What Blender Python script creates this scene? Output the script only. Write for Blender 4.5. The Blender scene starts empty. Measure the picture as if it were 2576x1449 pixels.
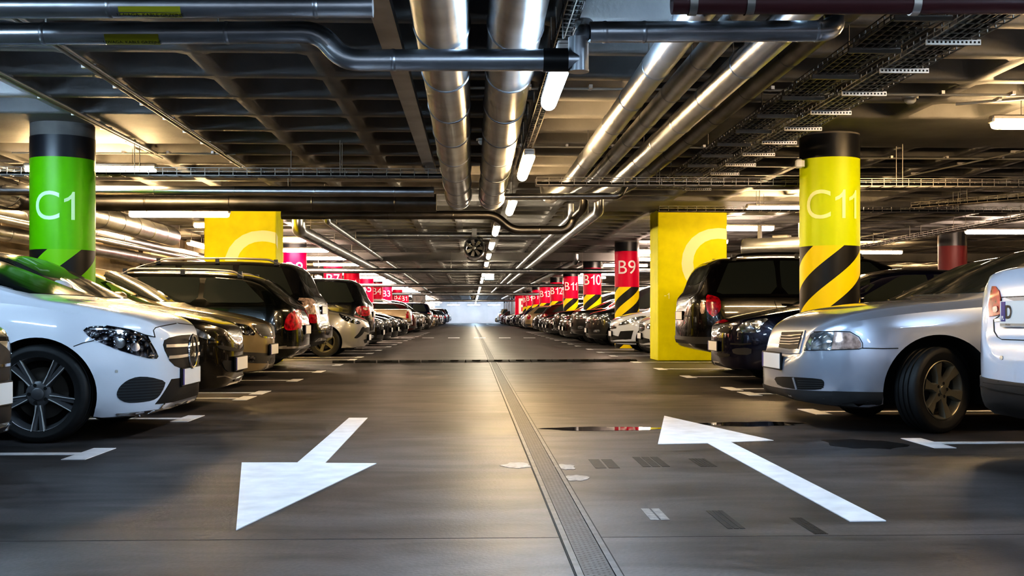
import bpy, bmesh, math, random
from mathutils import Vector, Matrix
from mathutils.bvhtree import BVHTree
random.seed(7)
S = bpy.context.scene
C = S.collection
PI = math.pi
# ------------------------------------------------------------------ camera
F = 2850.0; HOR = 797.0; VPX = 1188.0; H = 0.84
TH = math.atan((1288.0-VPX)/F)
FW = Vector((math.sin(TH), math.cos(TH), 0)); RT = Vector((math.cos(TH), -math.sin(TH), 0)); UP = Vector((0, 0, 1))
CAM = Vector((0, 0, H))
def ray(px, py): return FW + RT*((px-1288.0)/F) + UP*((HOR-py)/F)
def atD(px, py, d): return CAM + ray(px, py)*d
def atZ(px, py, z=0.0):
    r = ray(px, py); return CAM + r*((z-H)/r.z)
def atY(px, py, Y):
    r = ray(px, py); return CAM + r*(Y/r.y)
def atX(px, py, X):
    r = ray(px, py); return CAM + r*(X/r.x)
cd = bpy.data.cameras.new('camera'); cam = bpy.data.objects.new('camera', cd); C.objects.link(cam)
cd.sensor_width = 36; cd.lens = F/2576*36; cd.shift_y = (HOR-724.5)/2576; cd.clip_end = 500; cd.clip_start = 0.05
cam.location = CAM; cam.rotation_euler = (PI/2, 0, -TH)
S.camera = cam
# ------------------------------------------------------------------ materials
def rgb(r, g, b):
    f = lambda c: (c/255/12.92) if c/255 <= .04045 else ((c/255+.055)/1.055)**2.4
    return (f(r), f(g), f(b), 1)
def mat(name, col, rough=.5, metal=0., coat=0., emit=None, es=0., noise=None, bump=None, spec=.5, alpha=None):
    """noise=(scale, amount, detail) varies the base colour; bump=(scale, strength)"""
    m = bpy.data.materials.new(name); m.use_nodes = True
    nt = m.node_tree; b = nt.nodes['Principled BSDF']
    b.inputs['Base Color'].default_value = col
    b.inputs['Roughness'].default_value = rough; b.inputs['Metallic'].default_value = metal
    b.inputs['Coat Weight'].default_value = coat; b.inputs['Coat Roughness'].default_value = .04
    b.inputs['Specular IOR Level'].default_value = spec
    if emit: b.inputs['Emission Color'].default_value = emit; b.inputs['Emission Strength'].default_value = es
    tc = nt.nodes.new('ShaderNodeTexCoord')
    if noise:
        n = nt.nodes.new('ShaderNodeTexNoise'); n.inputs['Scale'].default_value = noise[0]; n.inputs['Detail'].default_value = noise[2]
        r = nt.nodes.new('ShaderNodeValToRGB'); a = noise[1]
        r.color_ramp.elements[0].position = .3; r.color_ramp.elements[1].position = .7
        r.color_ramp.elements[0].color = (col[0]*(1-a), col[1]*(1-a), col[2]*(1-a), 1)
        r.color_ramp.elements[1].color = (min(1, col[0]*(1+a)), min(1, col[1]*(1+a)), min(1, col[2]*(1+a)), 1)
        nt.links.new(tc.outputs['Object'], n.inputs['Vector']); nt.links.new(n.outputs['Fac'], r.inputs['Fac']); nt.links.new(r.outputs['Color'], b.inputs['Base Color'])
    if bump:
        n2 = nt.nodes.new('ShaderNodeTexNoise'); n2.inputs['Scale'].default_value = bump[0]; n2.inputs['Detail'].default_value = 3
        bp = nt.nodes.new('ShaderNodeBump'); bp.inputs['Strength'].default_value = bump[1]; bp.inputs['Distance'].default_value = .02
        nt.links.new(tc.outputs['Object'], n2.inputs['Vector']); nt.links.new(n2.outputs['Fac'], bp.inputs['Height']); nt.links.new(bp.outputs['Normal'], b.inputs['Normal'])
    return m
def nodes(m): return m.node_tree.nodes, m.node_tree.links, m.node_tree.nodes['Principled BSDF']
M = {}
M['steel'] = mat('galvanised_steel', (.50, .52, .55, 1), .33, 1., noise=(3, .18, 3), bump=(6, .06))
M['foil'] = mat('foil_lagging', (.58, .60, .64, 1), .34, 1., noise=(2, .15, 3), bump=(9, .25))
M['steel_dark'] = mat('dull_steel', (.21, .205, .20, 1), .4, 1., noise=(4, .2, 3))
M['wire'] = mat('zinc_wire', (.30, .28, .26, 1), .4, 1.)
M['bracket'] = mat('bracket_steel', (.62, .58, .54, 1), .4, .8)
M['maroon_pillar'] = mat('dull_maroon_paint', (.16, .02, .025, 1), .5)
M['joint'] = mat('floor_joint', (.028, .026, .026, 1), .7)
M['hole'] = mat('slot_dark', (.015, .013, .012, 1), .8)
M['maroon'] = mat('maroon_paint', (.075, .022, .024, 1), .38)
M['black'] = mat('black_plastic', (.012, .012, .013, 1), .42)
M['blackmatt'] = mat('black_matt', (.006, .006, .006, 1), .8)
M['conduit'] = mat('grey_conduit', (.42, .41, .39, 1), .45, .4)
M['concrete'] = mat('ceiling_concrete', (.20, .195, .195, 1), .62, noise=(1.3, .28, 5), bump=(30, .12))
M['wallconc'] = mat('wall_concrete', (.34, .28, .21, 1), .8, noise=(1.1, .25, 6), bump=(25, .15))
M['farwall'] = mat('far_wall_paint', (.85, .83, .84, 1), .6, noise=(.4, .1, 3))
M['white_line'] = mat('white_road_paint', (.86, .86, .90, 1), .5, noise=(7, .10, 6))
M['band'] = mat('charcoal_band', (.018, .019, .024, 1), .35)
M['conc_head'] = mat('pillar_concrete', (.16, .15, .14, 1), .7, noise=(4, .2, 4))
M['rubber'] = mat('tyre_rubber', (.014, .014, .015, 1), .62, noise=(30, .15, 3))
M['chrome'] = mat('chrome', (.78, .78, .80, 1), .09, 1.)
M['alloy'] = mat('alloy_rim', (.22, .205, .165, 1), .38, .6)
M['alloy_dark'] = mat('dark_alloy_rim', (.105, .105, .11, 1), .4, .15)
M['alloy_lip'] = mat('machined_lip', (.66, .66, .66, 1), .35, .2)
M['disc'] = mat('brake_disc', (.12, .11, .10, 1), .4, .4)
M['glass'] = mat('tinted_glass', (.032, .038, .035, 1), .06, 0, 0., spec=.22)
M['windscreen'] = mat('dark_windscreen', (.012, .016, .018, 1), .12, 0, 0., spec=.012)
M['plate'] = mat('plate_white', (.72, .72, .72, 1), .4)
M['plate_blue'] = mat('plate_blue', (.02, .03, .22, 1), .4)
M['plate_ink'] = mat('plate_ink', (.02, .02, .02, 1), .5)
M['tail'] = mat('red_lens', (.34, .002, .016, 1), .2, 0, .1, noise=(18, .7, 2))
M['tail_clear'] = mat('clear_lens', (.55, .42, .38, 1), .12, .3, .8, noise=(25, .5, 2))
M['amber'] = mat('amber_lens', (.6, .2, .02, 1), .15, 0, .8)
M['gap'] = mat('gap_and_recess_shade', (.006, .006, .007, 1), .7)  # near black for seams; also paints recess shade into grilles and vents
M['trim'] = mat('dark_bumper_plastic', (.035, .035, .037, 1), .5)
M['label'] = mat('yellow_sticker', (.38, .36, .03, 1), .4)
M['wiper'] = M['black']
def lens_mat(name, dark, light, sc):  # light cells on dark put reflector sparkle into the lens colour
    m = mat(name, light, .1, .75, 1.)
    n, l, b = nodes(m)
    tc = n.new('ShaderNodeTexCoord'); v = n.new('ShaderNodeTexVoronoi'); v.inputs['Scale'].default_value = sc
    r = n.new('ShaderNodeValToRGB'); r.color_ramp.elements[0].color = light; r.color_ramp.elements[1].color = dark
    r.color_ramp.elements[0].position = .22; r.color_ramp.elements[1].position = .6
    l.new(tc.outputs['Object'], v.inputs['Vector']); l.new(v.outputs['Distance'], r.inputs['Fac']); l.new(r.outputs['Color'], b.inputs['Base Color'])
    bp = n.new('ShaderNodeBump'); bp.inputs['Strength'].default_value = .5; bp.inputs['Distance'].default_value = .02
    l.new(v.outputs['Distance'], bp.inputs['Height']); l.new(bp.outputs['Normal'], b.inputs['Normal'])
    return m
M['lamp_dark'] = lens_mat('smoked_headlamp', (.012, .012, .016, 1), (.25, .26, .3, 1), 26)
M['lamp_clear'] = lens_mat('clear_headlamp', (.22, .24, .27, 1), (.8, .84, .9, 1), 12)
def mesh_mat(name, sc, col, dark):
    m = mat(name, col, .6); n, l, b = nodes(m)
    tc = n.new('ShaderNodeTexCoord'); w = n.new('ShaderNodeTexWave'); w.bands_direction = 'Z'; w.inputs['Scale'].default_value = sc
    r = n.new('ShaderNodeValToRGB'); r.color_ramp.elements[0].color = dark; r.color_ramp.elements[1].color = col
    l.new(tc.outputs['Object'], w.inputs['Vector']); l.new(w.outputs['Fac'], r.inputs['Fac']); l.new(r.outputs['Color'], b.inputs['Base Color'])
    return m
M['mesh'] = mesh_mat('intake_mesh', 16, (.03, .035, .042, 1), (.006, .007, .009, 1))
_paints = {}
def paint(r, g, b, metal=.35, rough=.3, coat=1.):
    k = (r, g, b, metal, rough)
    if k not in _paints: _paints[k] = mat('car_paint', rgb(r, g, b), rough, metal, coat)
    return _paints[k]
_em = {}
def emit(name, col, st):
    k = (name,)
    if k not in _em:
        m = bpy.data.materials.new(name); m.use_nodes = True; nt = m.node_tree
        for n in list(nt.nodes): nt.nodes.remove(n)
        o = nt.nodes.new('ShaderNodeOutputMaterial'); e = nt.nodes.new('ShaderNodeEmission')
        e.inputs['Color'].default_value = (*col, 1); e.inputs['Strength'].default_value = st
        nt.links.new(e.outputs[0], o.inputs[0]); _em[k] = m
    return _em[k]
# ------------------------------------------------------------------ mesh builder
class MB:
    def __init__(s): s.v = []; s.f = []; s.m = []; s.mats = []
    def mi(s, m):
        if m not in s.mats: s.mats.append(m)
        return s.mats.index(m)
    def add(s, vs, fs, m):
        o = len(s.v); k = s.mi(m); s.v += [tuple(v) for v in vs]; s.f += [tuple(i+o for i in f) for f in fs]; s.m += [k]*len(fs)
    def box(s, c, d, m, rz=0., M4=None, bev=0.):
        x, y, z = d[0]/2, d[1]/2, d[2]/2
        if bev > 0:
            b = min(bev, x*.9, y*.9, z*.9); vs = []
            prof = [(x-b, y-b, -z), (x, y, -z+b), (x, y, z-b), (x-b, y-b, z)]
            ring = []
            for (px_, py_, pz_) in prof:
                bb = b if (px_ == x) else b*.6
                ring.append([(px_, -py_+bb, pz_), (px_, py_-bb, pz_), (px_-bb, py_, pz_), (-px_+bb, py_, pz_), (-px_, py_-bb, pz_), (-px_, -py_+bb, pz_), (-px_+bb, -py_, pz_), (px_-bb, -py_, pz_)])
            vs = [Vector(p) for r in ring for p in r]; fs = []
            for i in range(3):
                for j in range(8): fs.append((i*8+j, i*8+(j+1) % 8, (i+1)*8+(j+1) % 8, (i+1)*8+j))
            fs.append(tuple(range(7, -1, -1))); fs.append(tuple(24+j for j in range(8)))
        else:
            vs = [Vector((sx*x, sy*y, sz*z)) for sz in (-1, 1) for sy in (-1, 1) for sx in (-1, 1)]
            fs = [(0, 2, 3, 1), (4, 5, 7, 6), (0, 1, 5, 4), (2, 6, 7, 3), (0, 4, 6, 2), (1, 3, 7, 5)]
        R = Matrix.Rotation(rz, 4, 'Z')
        T = Matrix.Translation(Vector(c)) @ (M4 if M4 else R)
        s.add([T @ v for v in vs], fs, m)
    def tube(s, pts, r, m, n=12, fillet=0., cap=True, arc=5):
        pts = [Vector(p) for p in pts]
        if fillet > 0 and len(pts) > 2:
            q = [pts[0]]
            for a, b, c in zip(pts, pts[1:], pts[2:]):
                d1 = (a-b); d2 = (c-b); f = min(fillet, d1.length*.49, d2.length*.49)
                p0 = b+d1.normalized()*f; p1 = b+d2.normalized()*f
                for k in range(arc+1):
                    t = k/arc; q.append(p0*(1-t)**2+b*2*t*(1-t)+p1*t*t)
            q.append(pts[-1]); pts = q
        rr = r if isinstance(r, (list, tuple)) else [r]*len(pts)
        vs = []; fs = []; up = None
        for i, p in enumerate(pts):
            t = (pts[min(i+1, len(pts)-1)]-pts[max(i-1, 0)]).normalized()
            if up is None:
                up = Vector((0, 0, 1)) if abs(t.z) < .9 else Vector((0, 1, 0))
            sd = t.cross(up).normalized(); up = sd.cross(t).normalized()
            sc = 1.
            for k in range(n):
                a = 2*PI*k/n; vs.append(p+sd*math.cos(a)*rr[i]+up*math.sin(a)*rr[i])
        for i in range(len(pts)-1):
            for k in range(n): fs.append((i*n+k, i*n+(k+1) % n, (i+1)*n+(k+1) % n, (i+1)*n+k))
        if cap:
            fs.append(tuple(range(n-1, -1, -1))); fs.append(tuple((len(pts)-1)*n+k for k in range(n)))
        s.add(vs, fs, m)
    def lathe(s, prof, m, n=32, axis='Z', T=None, closed=False):
        vs = []; fs = []; k = len(prof)
        for i in range(n):
            a = 2*PI*i/n; ca, sa = math.cos(a), math.sin(a)
            for (r, h) in prof:
                if axis == 'Z': p = Vector((r*ca, r*sa, h))
                elif axis == 'Y': p = Vector((r*ca, h, r*sa))
                else: p = Vector((h, r*ca, r*sa))
                vs.append(T @ p if T else p)
        for i in range(n):
            j = (i+1) % n
            for q in range(k-1): fs.append((i*k+q, j*k+q, j*k+q+1, i*k+q+1))
            if closed: fs.append((i*k+k-1, j*k+k-1, j*k, i*k))
        s.add(vs, fs, m)
    def prism(s, poly, z0, z1, m):
        n = len(poly); vs = [Vector((p[0], p[1], z0)) for p in poly]+[Vector((p[0], p[1], z1)) for p in poly]
        ar = sum(poly[i][0]*poly[(i+1) % n][1]-poly[(i+1) % n][0]*poly[i][1] for i in range(n))
        fs = [tuple(range(n-1, -1, -1)), tuple(range(n, 2*n))]+[(i, (i+1) % n, n+(i+1) % n, n+i) for i in range(n)]
        if ar < 0: fs = [tuple(reversed(f)) for f in fs]
        s.add(vs, fs, m)
    def xf(s, T, start=0):
        for i in range(start, len(s.v)): s.v[i] = tuple(T @ Vector(s.v[i]))
    def build(s, name, parent=None, ang=35, fix=False):
        me = bpy.data.meshes.new(name); me.from_pydata(s.v, [], s.f)
        for m in s.mats: me.materials.append(m)
        me.polygons.foreach_set('material_index', s.m)
        me.polygons.foreach_set('use_smooth', [True]*len(s.f))
        if fix:
            bm = bmesh.new(); bm.from_mesh(me); bmesh.ops.recalc_face_normals(bm, faces=bm.faces); bm.to_mesh(me); bm.free()
        me.update(); me.set_sharp_from_angle(angle=math.radians(ang))
        o = bpy.data.objects.new(name, me); C.objects.link(o)
        if parent: o.parent = parent
        return o
def tag(o, label=None, cat=None, group=None, kind=None):
    if label: o['label'] = label
    if cat: o['category'] = cat
    if group: o['group'] = group
    if kind: o['kind'] = kind
    return o
def thing(name, label, cat, loc=(0, 0, 0), rz=0., group=None):
    o = bpy.data.objects.new(name, None); C.objects.link(o); o.location = loc; o.rotation_euler = (0, 0, rz); o.empty_display_size = .1
    return tag(o, label, cat, group)
def struct(name, mb, **k): return tag(mb.build(name, **k), kind='structure')
_kids = {}
def copy_tree(o, parent=None):
    c = o.copy(); C.objects.link(c)
    if parent: c.parent = parent
    for ch in list(o.children): copy_tree(ch, c)
    return c
def text_geo(txt, size, cuts=0, bold=0.):
    if '1' in txt and len(txt) > 1:
        hs, _ = text_geo('B', size); top = max(v.y for v in hs)*2; V = []; Fc = []; x = 0.
        for ch in txt:
            if ch == '1':
                s_ = top; P = [(.30, 0), (.425, 0), (.425, 1), (.345, 1), (.30, .90), (.20, .80), (.06, .73), (.06, .61), (.20, .665), (.30, .74)]
                g = [Vector((p[0]*s_, (p[1]-.5)*s_, 0)) for p in P]; f = [(0, 1, 9), (1, 2, 4), (2, 3, 4), (1, 4, 9), (4, 5, 8), (4, 8, 9), (5, 6, 8), (6, 7, 8)]
            else: g, f = text_geo(ch, size, 8 if cuts else 0)
            lo = min(v.x for v in g); hi = max(v.x for v in g); o = len(V)
            V += [Vector((v.x-lo+x, v.y, 0)) for v in g]; Fc += [tuple(q+o for q in k) for k in f]; x += hi-lo+.15*top
        w = x-.15*top
        return [Vector((v.x-w/2, v.y, 0)) for v in V], Fc
    cu = bpy.data.curves.new('lettering', 'FONT'); cu.body = txt; cu.size = size; cu.align_x = 'CENTER'; cu.align_y = 'CENTER'; cu.resolution_u = 6; cu.offset = bold
    o = bpy.data.objects.new('lettering', cu); C.objects.link(o)
    dg = bpy.context.evaluated_depsgraph_get(); dg.update()
    me = bpy.data.meshes.new_from_object(o.evaluated_get(dg)); bm = bmesh.new(); bm.from_mesh(me)
    bmesh.ops.remove_doubles(bm, verts=bm.verts, dist=1e-6)
    if cuts:
        xs = [v.co.x for v in bm.verts]; a, b = min(xs), max(xs)
        for i in range(1, cuts):
            bmesh.ops.bisect_plane(bm, geom=bm.verts[:]+bm.edges[:]+bm.faces[:], plane_co=(a+(b-a)*i/cuts, 0, 0), plane_no=(1, 0, 0))
    bm.verts.index_update()
    vs = [v.co.copy() for v in bm.verts]; fs = [tuple(v.index for v in f.verts) for f in bm.faces]
    bm.free(); C.objects.unlink(o); bpy.data.objects.remove(o); bpy.data.meshes.remove(me); bpy.data.curves.remove(cu)
    # centre on bounding box
    if vs:
        cx = (min(v.x for v in vs)+max(v.x for v in vs))/2; cy = (min(v.y for v in vs)+max(v.y for v in vs))/2
        vs = [Vector((v.x-cx, v.y-cy, 0)) for v in vs]
    return vs, fs
# ------------------------------------------------------------------ cars
def curve(tab):
    xs = [float(p[0]) for p in tab]; ys = [float(p[1]) for p in tab]; n = len(xs)
    d = [(ys[i+1]-ys[i])/(xs[i+1]-xs[i]) for i in range(n-1)]
    t = [d[0]]+[0 if d[i-1]*d[i] <= 0 else 2*d[i-1]*d[i]/(d[i-1]+d[i]) for i in range(1, n-1)]+[d[-1]]
    def f(x):
        if x <= xs[0]: return ys[0]
        if x >= xs[-1]: return ys[-1]
        i = 0
        while x > xs[i+1]: i += 1
        h = xs[i+1]-xs[i]; u = (x-xs[i])/h
        return ys[i]*(1+2*u)*(1-u)**2+t[i]*h*u*(1-u)**2+ys[i+1]*u*u*(3-2*u)+t[i+1]*h*u*u*(u-1)
    return f
SIDE = [(.0, .93), (.07, .965), (.22, .985), (.45, 1.), (.62, .998), (.78, .985), (.90, .972), (.97, .955), (1., .925)]
def body_geo(sp):
    L, W = sp['L'], sp['W']; top, bot, belt = curve(sp['top']), curve(sp['bot']), curve(sp['belt'])
    na, ta = sp.get('noseA', .8), sp.get('tailA', .45); nq = sp.get('noseQ', 2.5); tq = sp.get('tailQ', 3.2); tum = sp.get('tumble', .40)
    wtab = curve(sp['wid']) if 'wid' in sp else (lambda s: 1.)
    def w(s):
        a = min(max(s, 0)/na, 1); b = min(max(L-s, 0)/ta, 1)
        return max(.02, W*wtab(s)*(1-(1-a)**2)**(1/nq)*(1-(1-b)**2)**(1/tq))
    st = []
    s = 0.
    while s < L-1e-6:
        st.append(s); e = min(s, L-s)
        s += .006 if e < .03 else .014 if e < .1 else .03 if e < .35 else .05
    st.append(L-.03); st.append(L-.012); st.append(L); st = sorted(set(round(x, 4) for x in st))
    half = []
    side = sp.get('side', SIDE)
    for s in st:
        zt, zb = top(s), bot(s); zs = min(belt(s), zt-.012); ww = w(s); p = [(0, zb), (ww*.5, zb), (ww*.86, zb)]
        for f, m in side: p.append((ww*m, zb+.012+f*(zs-zb-.012)))
        g = zt-zs; wa = ww*side[-1][1]; wr = max(wa*.55, wa-tum*g*min(1, ww/(.8*W))); r = min(sp.get('crown', .11), .62*g)
        zB = zt-r
        for k in (1, 2, 3, 4):
            u = k/4; p.append((wa+(wr-wa)*u, zs+(zB-zs)*u))
        e = 2/sp.get('roofE', 2.5)
        for k in range(1, 10):
            a = k/10*PI/2; p.append((wr*math.cos(a)**e, zB+r*math.sin(a)**e))
        p.append((0, zt)); half.append(p)
    K = len(half[0]); vs = []; fs = []; N = 2*K-2
    for s, p in zip(st, half):
        for (y, z) in p: vs.append(Vector((-s, y, z)))
        for (y, z) in reversed(p[1:-1]): vs.append(Vector((-s, -y, z)))
    for i in range(len(st)-1):
        for k in range(N): fs.append((i*N+k, i*N+(k+1) % N, (i+1)*N+(k+1) % N, (i+1)*N+k))
    fs.append(tuple(range(N-1, -1, -1))); fs.append(tuple((len(st)-1)*N+k for k in range(N)))
    fs = [tuple(reversed(f)) for f in fs]
    return vs, fs, top, bot, belt, w
def round_poly(p, it=2, keep=.0):
    for _ in range(it):
        q = []
        for i in range(len(p)):
            a, b = p[i], p[(i+1) % len(p)]
            q.append((a[0]*.78+b[0]*.22, a[1]*.78+b[1]*.22)); q.append((a[0]*.22+b[0]*.78, a[1]*.22+b[1]*.78))
        p = q
    return p
def fill2d(poly, step):
    bm = bmesh.new(); f = bm.faces.new([bm.verts.new((u, v, 0)) for u, v in poly])
    us = [p[0] for p in poly]; vs = [p[1] for p in poly]
    bmesh.ops.triangulate(bm, faces=bm.faces[:])
    for lo, hi, no in ((min(us), max(us), (1, 0, 0)), (min(vs), max(vs), (0, 1, 0))):
        n = max(1, min(40, int((hi-lo)/step)))
        for i in range(1, n):
            c = lo+(hi-lo)*i/n
            bmesh.ops.bisect_plane(bm, geom=bm.verts[:]+bm.edges[:]+bm.faces[:], plane_co=(c, c, 0), plane_no=no, dist=1e-6)
    bmesh.ops.remove_doubles(bm, verts=bm.verts, dist=step*.02)
    bm.verts.index_update()
    V = [(v.co.x, v.co.y) for v in bm.verts]; Fc = [tuple(v.index for v in f.verts) for f in bm.faces if f.calc_area() > 1e-12]
    bd = [tuple(v.index for v in e.verts) for e in bm.edges if len(e.link_faces) == 1]
    bm.free(); return V, Fc, bd
def project(mb, bvh, poly, rayfn, off, m, step=.04, depth=.012, mirror=False):
    V, Fc, bd = fill2d(poly, step); P = []; Nn = []; ds = []
    hits = []
    for (u, v) in V:
        o, d = rayfn(u, v); h = bvh.ray_cast(o, d); hits.append((o, d, h))
        if h[0] is not None: ds.append(h[3])
    if not ds: return False
    md = sorted(ds)[len(ds)//2]
    for (o, d, h) in hits:
        if h[0] is not None and h[3] < md+1.2: p, n = h[0], h[1]
        else:
            q = bvh.find_nearest(o+d*md); p, n = q[0], q[1]
        if n.dot(d) > 0: n = -n
        P.append(p+n*off); Nn.append(n)
    fs = []
    for f in Fc:
        a, b, c = P[f[0]], P[f[1]], P[f[2]]; nn = (b-a).cross(c-a); av = Nn[f[0]]+Nn[f[1]]+Nn[f[2]]
        fs.append(f if nn.dot(av) >= 0 else tuple(reversed(f)))
    n0 = len(P); edge_dir = {}
    for f in fs:
        for i in range(len(f)): edge_dir[(f[i], f[(i+1) % len(f)])] = 1
    low = {}
    for a, b in bd:
        for k in (a, b):
            if k not in low: low[k] = len(P); P.append(P[k]-Nn[k]*(off+depth))
        if (a, b) not in edge_dir: a, b = b, a
        fs.append((b, a, low[a], low[b]))
    if mirror:
        P = [Vector((p.x, -p.y, p.z)) for p in P]; fs = [tuple(reversed(f)) for f in fs]
    mb.add(P, fs, m); return True
def side_ray(sg): return lambda u, v: (Vector((-u, sg*3, v)), Vector((0, -sg, 0)))
def front_ray(u, v): return (Vector((2, u, v)), Vector((-1, 0, 0)))
def rear_ray(L): return lambda u, v: (Vector((-L-2, u, v)), Vector((1, 0, 0)))
def px_ray(T):
    Ti = T.inverted(); o = Ti @ CAM; R3 = Ti.to_3x3()
    return lambda u, v: (o, (R3 @ ray(u, v)).normalized())
def strip(pts, w):
    """a polyline as a thin closed polygon"""
    P = [Vector((p[0], p[1])) for p in pts]; l = []; r = []
    for i, p in enumerate(P):
        t = (P[min(i+1, len(P)-1)]-P[max(i-1, 0)]).normalized(); n = Vector((-t.y, t.x))*w/2
        l.append(tuple(p+n)); r.append(tuple(p-n))
    return l+r[::-1]
def arch_cut(vs, fs, sp, pm):
    def mk(v, f, mm):
        me = bpy.data.meshes.new('cut'); me.from_pydata([tuple(x) for x in v], [], f); me.materials.append(mm); me.update()
        bm = bmesh.new(); bm.from_mesh(me); bmesh.ops.recalc_face_normals(bm, faces=bm.faces); bm.to_mesh(me); bm.free()
        o = bpy.data.objects.new('cut', me); C.objects.link(o); return o
    a = mk(vs, fs, pm); mb = MB(); n = 56
    for s in (sp['af'], sp['ar']):
        for sg in (-1, 1):
            R = sp.get('arch', sp['R']+.045); v = []; lo = sp['W']-.30 if not (s == sp['af']) else sp['W']-.36
            for y in (lo, sp['W']+.3):
                for k in range(n):
                    t = 2*PI*k/n; zz = sp['R']+R*math.sin(t)
                    v.append((-s+R*math.cos(t), sg*y, zz if zz > .0 else -.1))
            f = [(k, (k+1) % n, n+(k+1) % n, n+k) for k in range(n)]+[tuple(range(n)), tuple(range(n, 2*n))]
            mb.add(v, f, M['blackmatt'])
    b = mk(mb.v, mb.f, M['blackmatt'])
    md = a.modifiers.new('b', 'BOOLEAN'); md.operation = 'DIFFERENCE'; md.object = b; md.solver = 'EXACT'; md.material_mode = 'TRANSFER'
    dg = bpy.context.evaluated_depsgraph_get(); dg.update()
    me = bpy.data.meshes.new_from_object(a.evaluated_get(dg))
    out = MB(); out.mats = [pm, M['blackmatt']]
    mats = [x for x in me.materials]
    out.v = [tuple(v.co) for v in me.vertices]
    for p in me.polygons:
        out.f.append(tuple(p.vertices)); mm = mats[p.material_index] if p.material_index < len(mats) else pm; out.m.append(1 if mm == M['blackmatt'] else 0)
    for o in (a, b):
        me2 = o.data; bpy.data.objects.remove(o); bpy.data.meshes.remove(me2)
    bpy.data.meshes.remove(me)
    return out
def make_wheel(R, wd, style, rim_m, parent, loc, sg, steer=0., rr=.66, twist=0.):
    """tyre with a rim as its child; outward face is +y before turning"""
    t = MB(); h = wd/2; ri = R*rr
    prof = [(ri, -h*.8), (R*.86, -h), (R*.95, -h*.97), (R*.985, -h*.86), (R, -h*.72)]
    for c in (-.42, 0., .42): prof += [(R*1.003, h*(c-.09)), (R*.975, h*(c-.06)), (R*.975, h*(c+.06)), (R*1.003, h*(c+.09))]
    prof += [(R, h*.72), (R*.985, h*.86), (R*.95, h*.97), (R*.9, h*.99), (R*.885, h*1.02), (R*.86, h*1.0), (R*.75, h*.96), (ri*1.02, h*.86), (ri, h*.8)]
    t.lathe(prof, M['rubber'], 48, 'Y', closed=True)
    w = t.build('wheel', parent, ang=50)
    w.location = loc; w.rotation_euler = (0, 0, (0 if sg > 0 else PI)+steer)
    r = MB()
    r.lathe([(ri*.98, -h*.8), (ri*.9, -h*.6), (ri*.88, h*.4), (ri*.95, h*.72), (ri*1.0, h*.86), (ri*1.03, h*.9), (ri*1.0, h*.93), (ri*.955, h*.86), (ri*.93, h*.70), (ri*.86, h*.36)], rim_m if style != 'star' else M['alloy_dark'], 48, 'Y')
    if style == 'star': r.lathe([(ri*1.02, h*.93), (ri*1.0, h*.955), (ri*.965, h*.95), (ri*.955, h*.90)], M['alloy_lip'], 48, 'Y')
    r.lathe([(ri*.9, -h*.3), (0.001, -h*.3)], M['blackmatt'], 24, 'Y')
    r.lathe([(ri*.68, h*.05), (ri*.68, h*.12), (ri*.3, h*.12)], M['disc'], 32, 'Y')
    if style == 'star': r.box((ri*.52, h*.2, ri*.12), (ri*.22, h*.2, ri*.5), M['disc'], bev=.01)
    nsp = {'star': 5, 'six': 6, 'five': 5, 'cover': 7}[style]
    def spoke(a, w0, w1, w2, mm, yo, thick, ra=.12, rb=.97):
        ca, sa = math.cos(a), math.sin(a); vs = []
        for (q, ww, yy) in ((ra, w0, h*.70), (.5, w1, h*.66), (rb, w2, h*.82)):
            for (o, dy) in ((-1, 0), (-.72, yo), (.72, yo), (1, 0), (1, -thick), (-1, -thick)):
                x = ri*q; z = ri*ww*o; vs.append(Vector((x*ca-z*sa, yy+dy, x*sa+z*ca)))
        fs = []
        for i in range(2):
            for k in range(6): fs.append((i*6+k, i*6+(k+1) % 6, (i+1)*6+(k+1) % 6, (i+1)*6+k))
        r.add(vs, fs, mm)
    for k in range(nsp):
        a = 2*PI*k/nsp+twist
        if style == 'star':
            spoke(a-.10, .12, .075, .07, rim_m, .012, .03); spoke(a+.10, .12, .075, .07, rim_m, .012, .03)
            for o in (-1, 1):
                spoke(a+o*.17, .016, .014, .012, M['alloy_lip'], .020, .004, .30, .98)
        elif style == 'six': spoke(a, .26, .12, .23, rim_m, .016, .03)
        elif style == 'five': spoke(a, .24, .17, .20, rim_m, .014, .03)
        else: spoke(a, .22, .2, .22, rim_m, .01, .03)
    r.lathe([(ri*.33, h*.5), (ri*.33, h*.74), (ri*.27, h*.82), (ri*.17, h*.84), (ri*.16, h*.92), (ri*.13, h*.96), (0.001, h*.96)], rim_m, 24, 'Y')
    for k in range(5):
        a = 2*PI*k/5+twist+.3
        r.lathe([(.012, h*.84), (.012, h*.86), (.001, h*.86)], M['blackmatt'], 8, 'Y', T=Matrix.Translation((ri*.235*math.cos(a), 0, ri*.235*math.sin(a))))
    o = r.build('rim', w, ang=40, fix=True)
    return w
def car_frame(loc, rz): return Matrix.Translation(Vector(loc)) @ Matrix.Rotation(rz, 4, 'Z')
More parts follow.
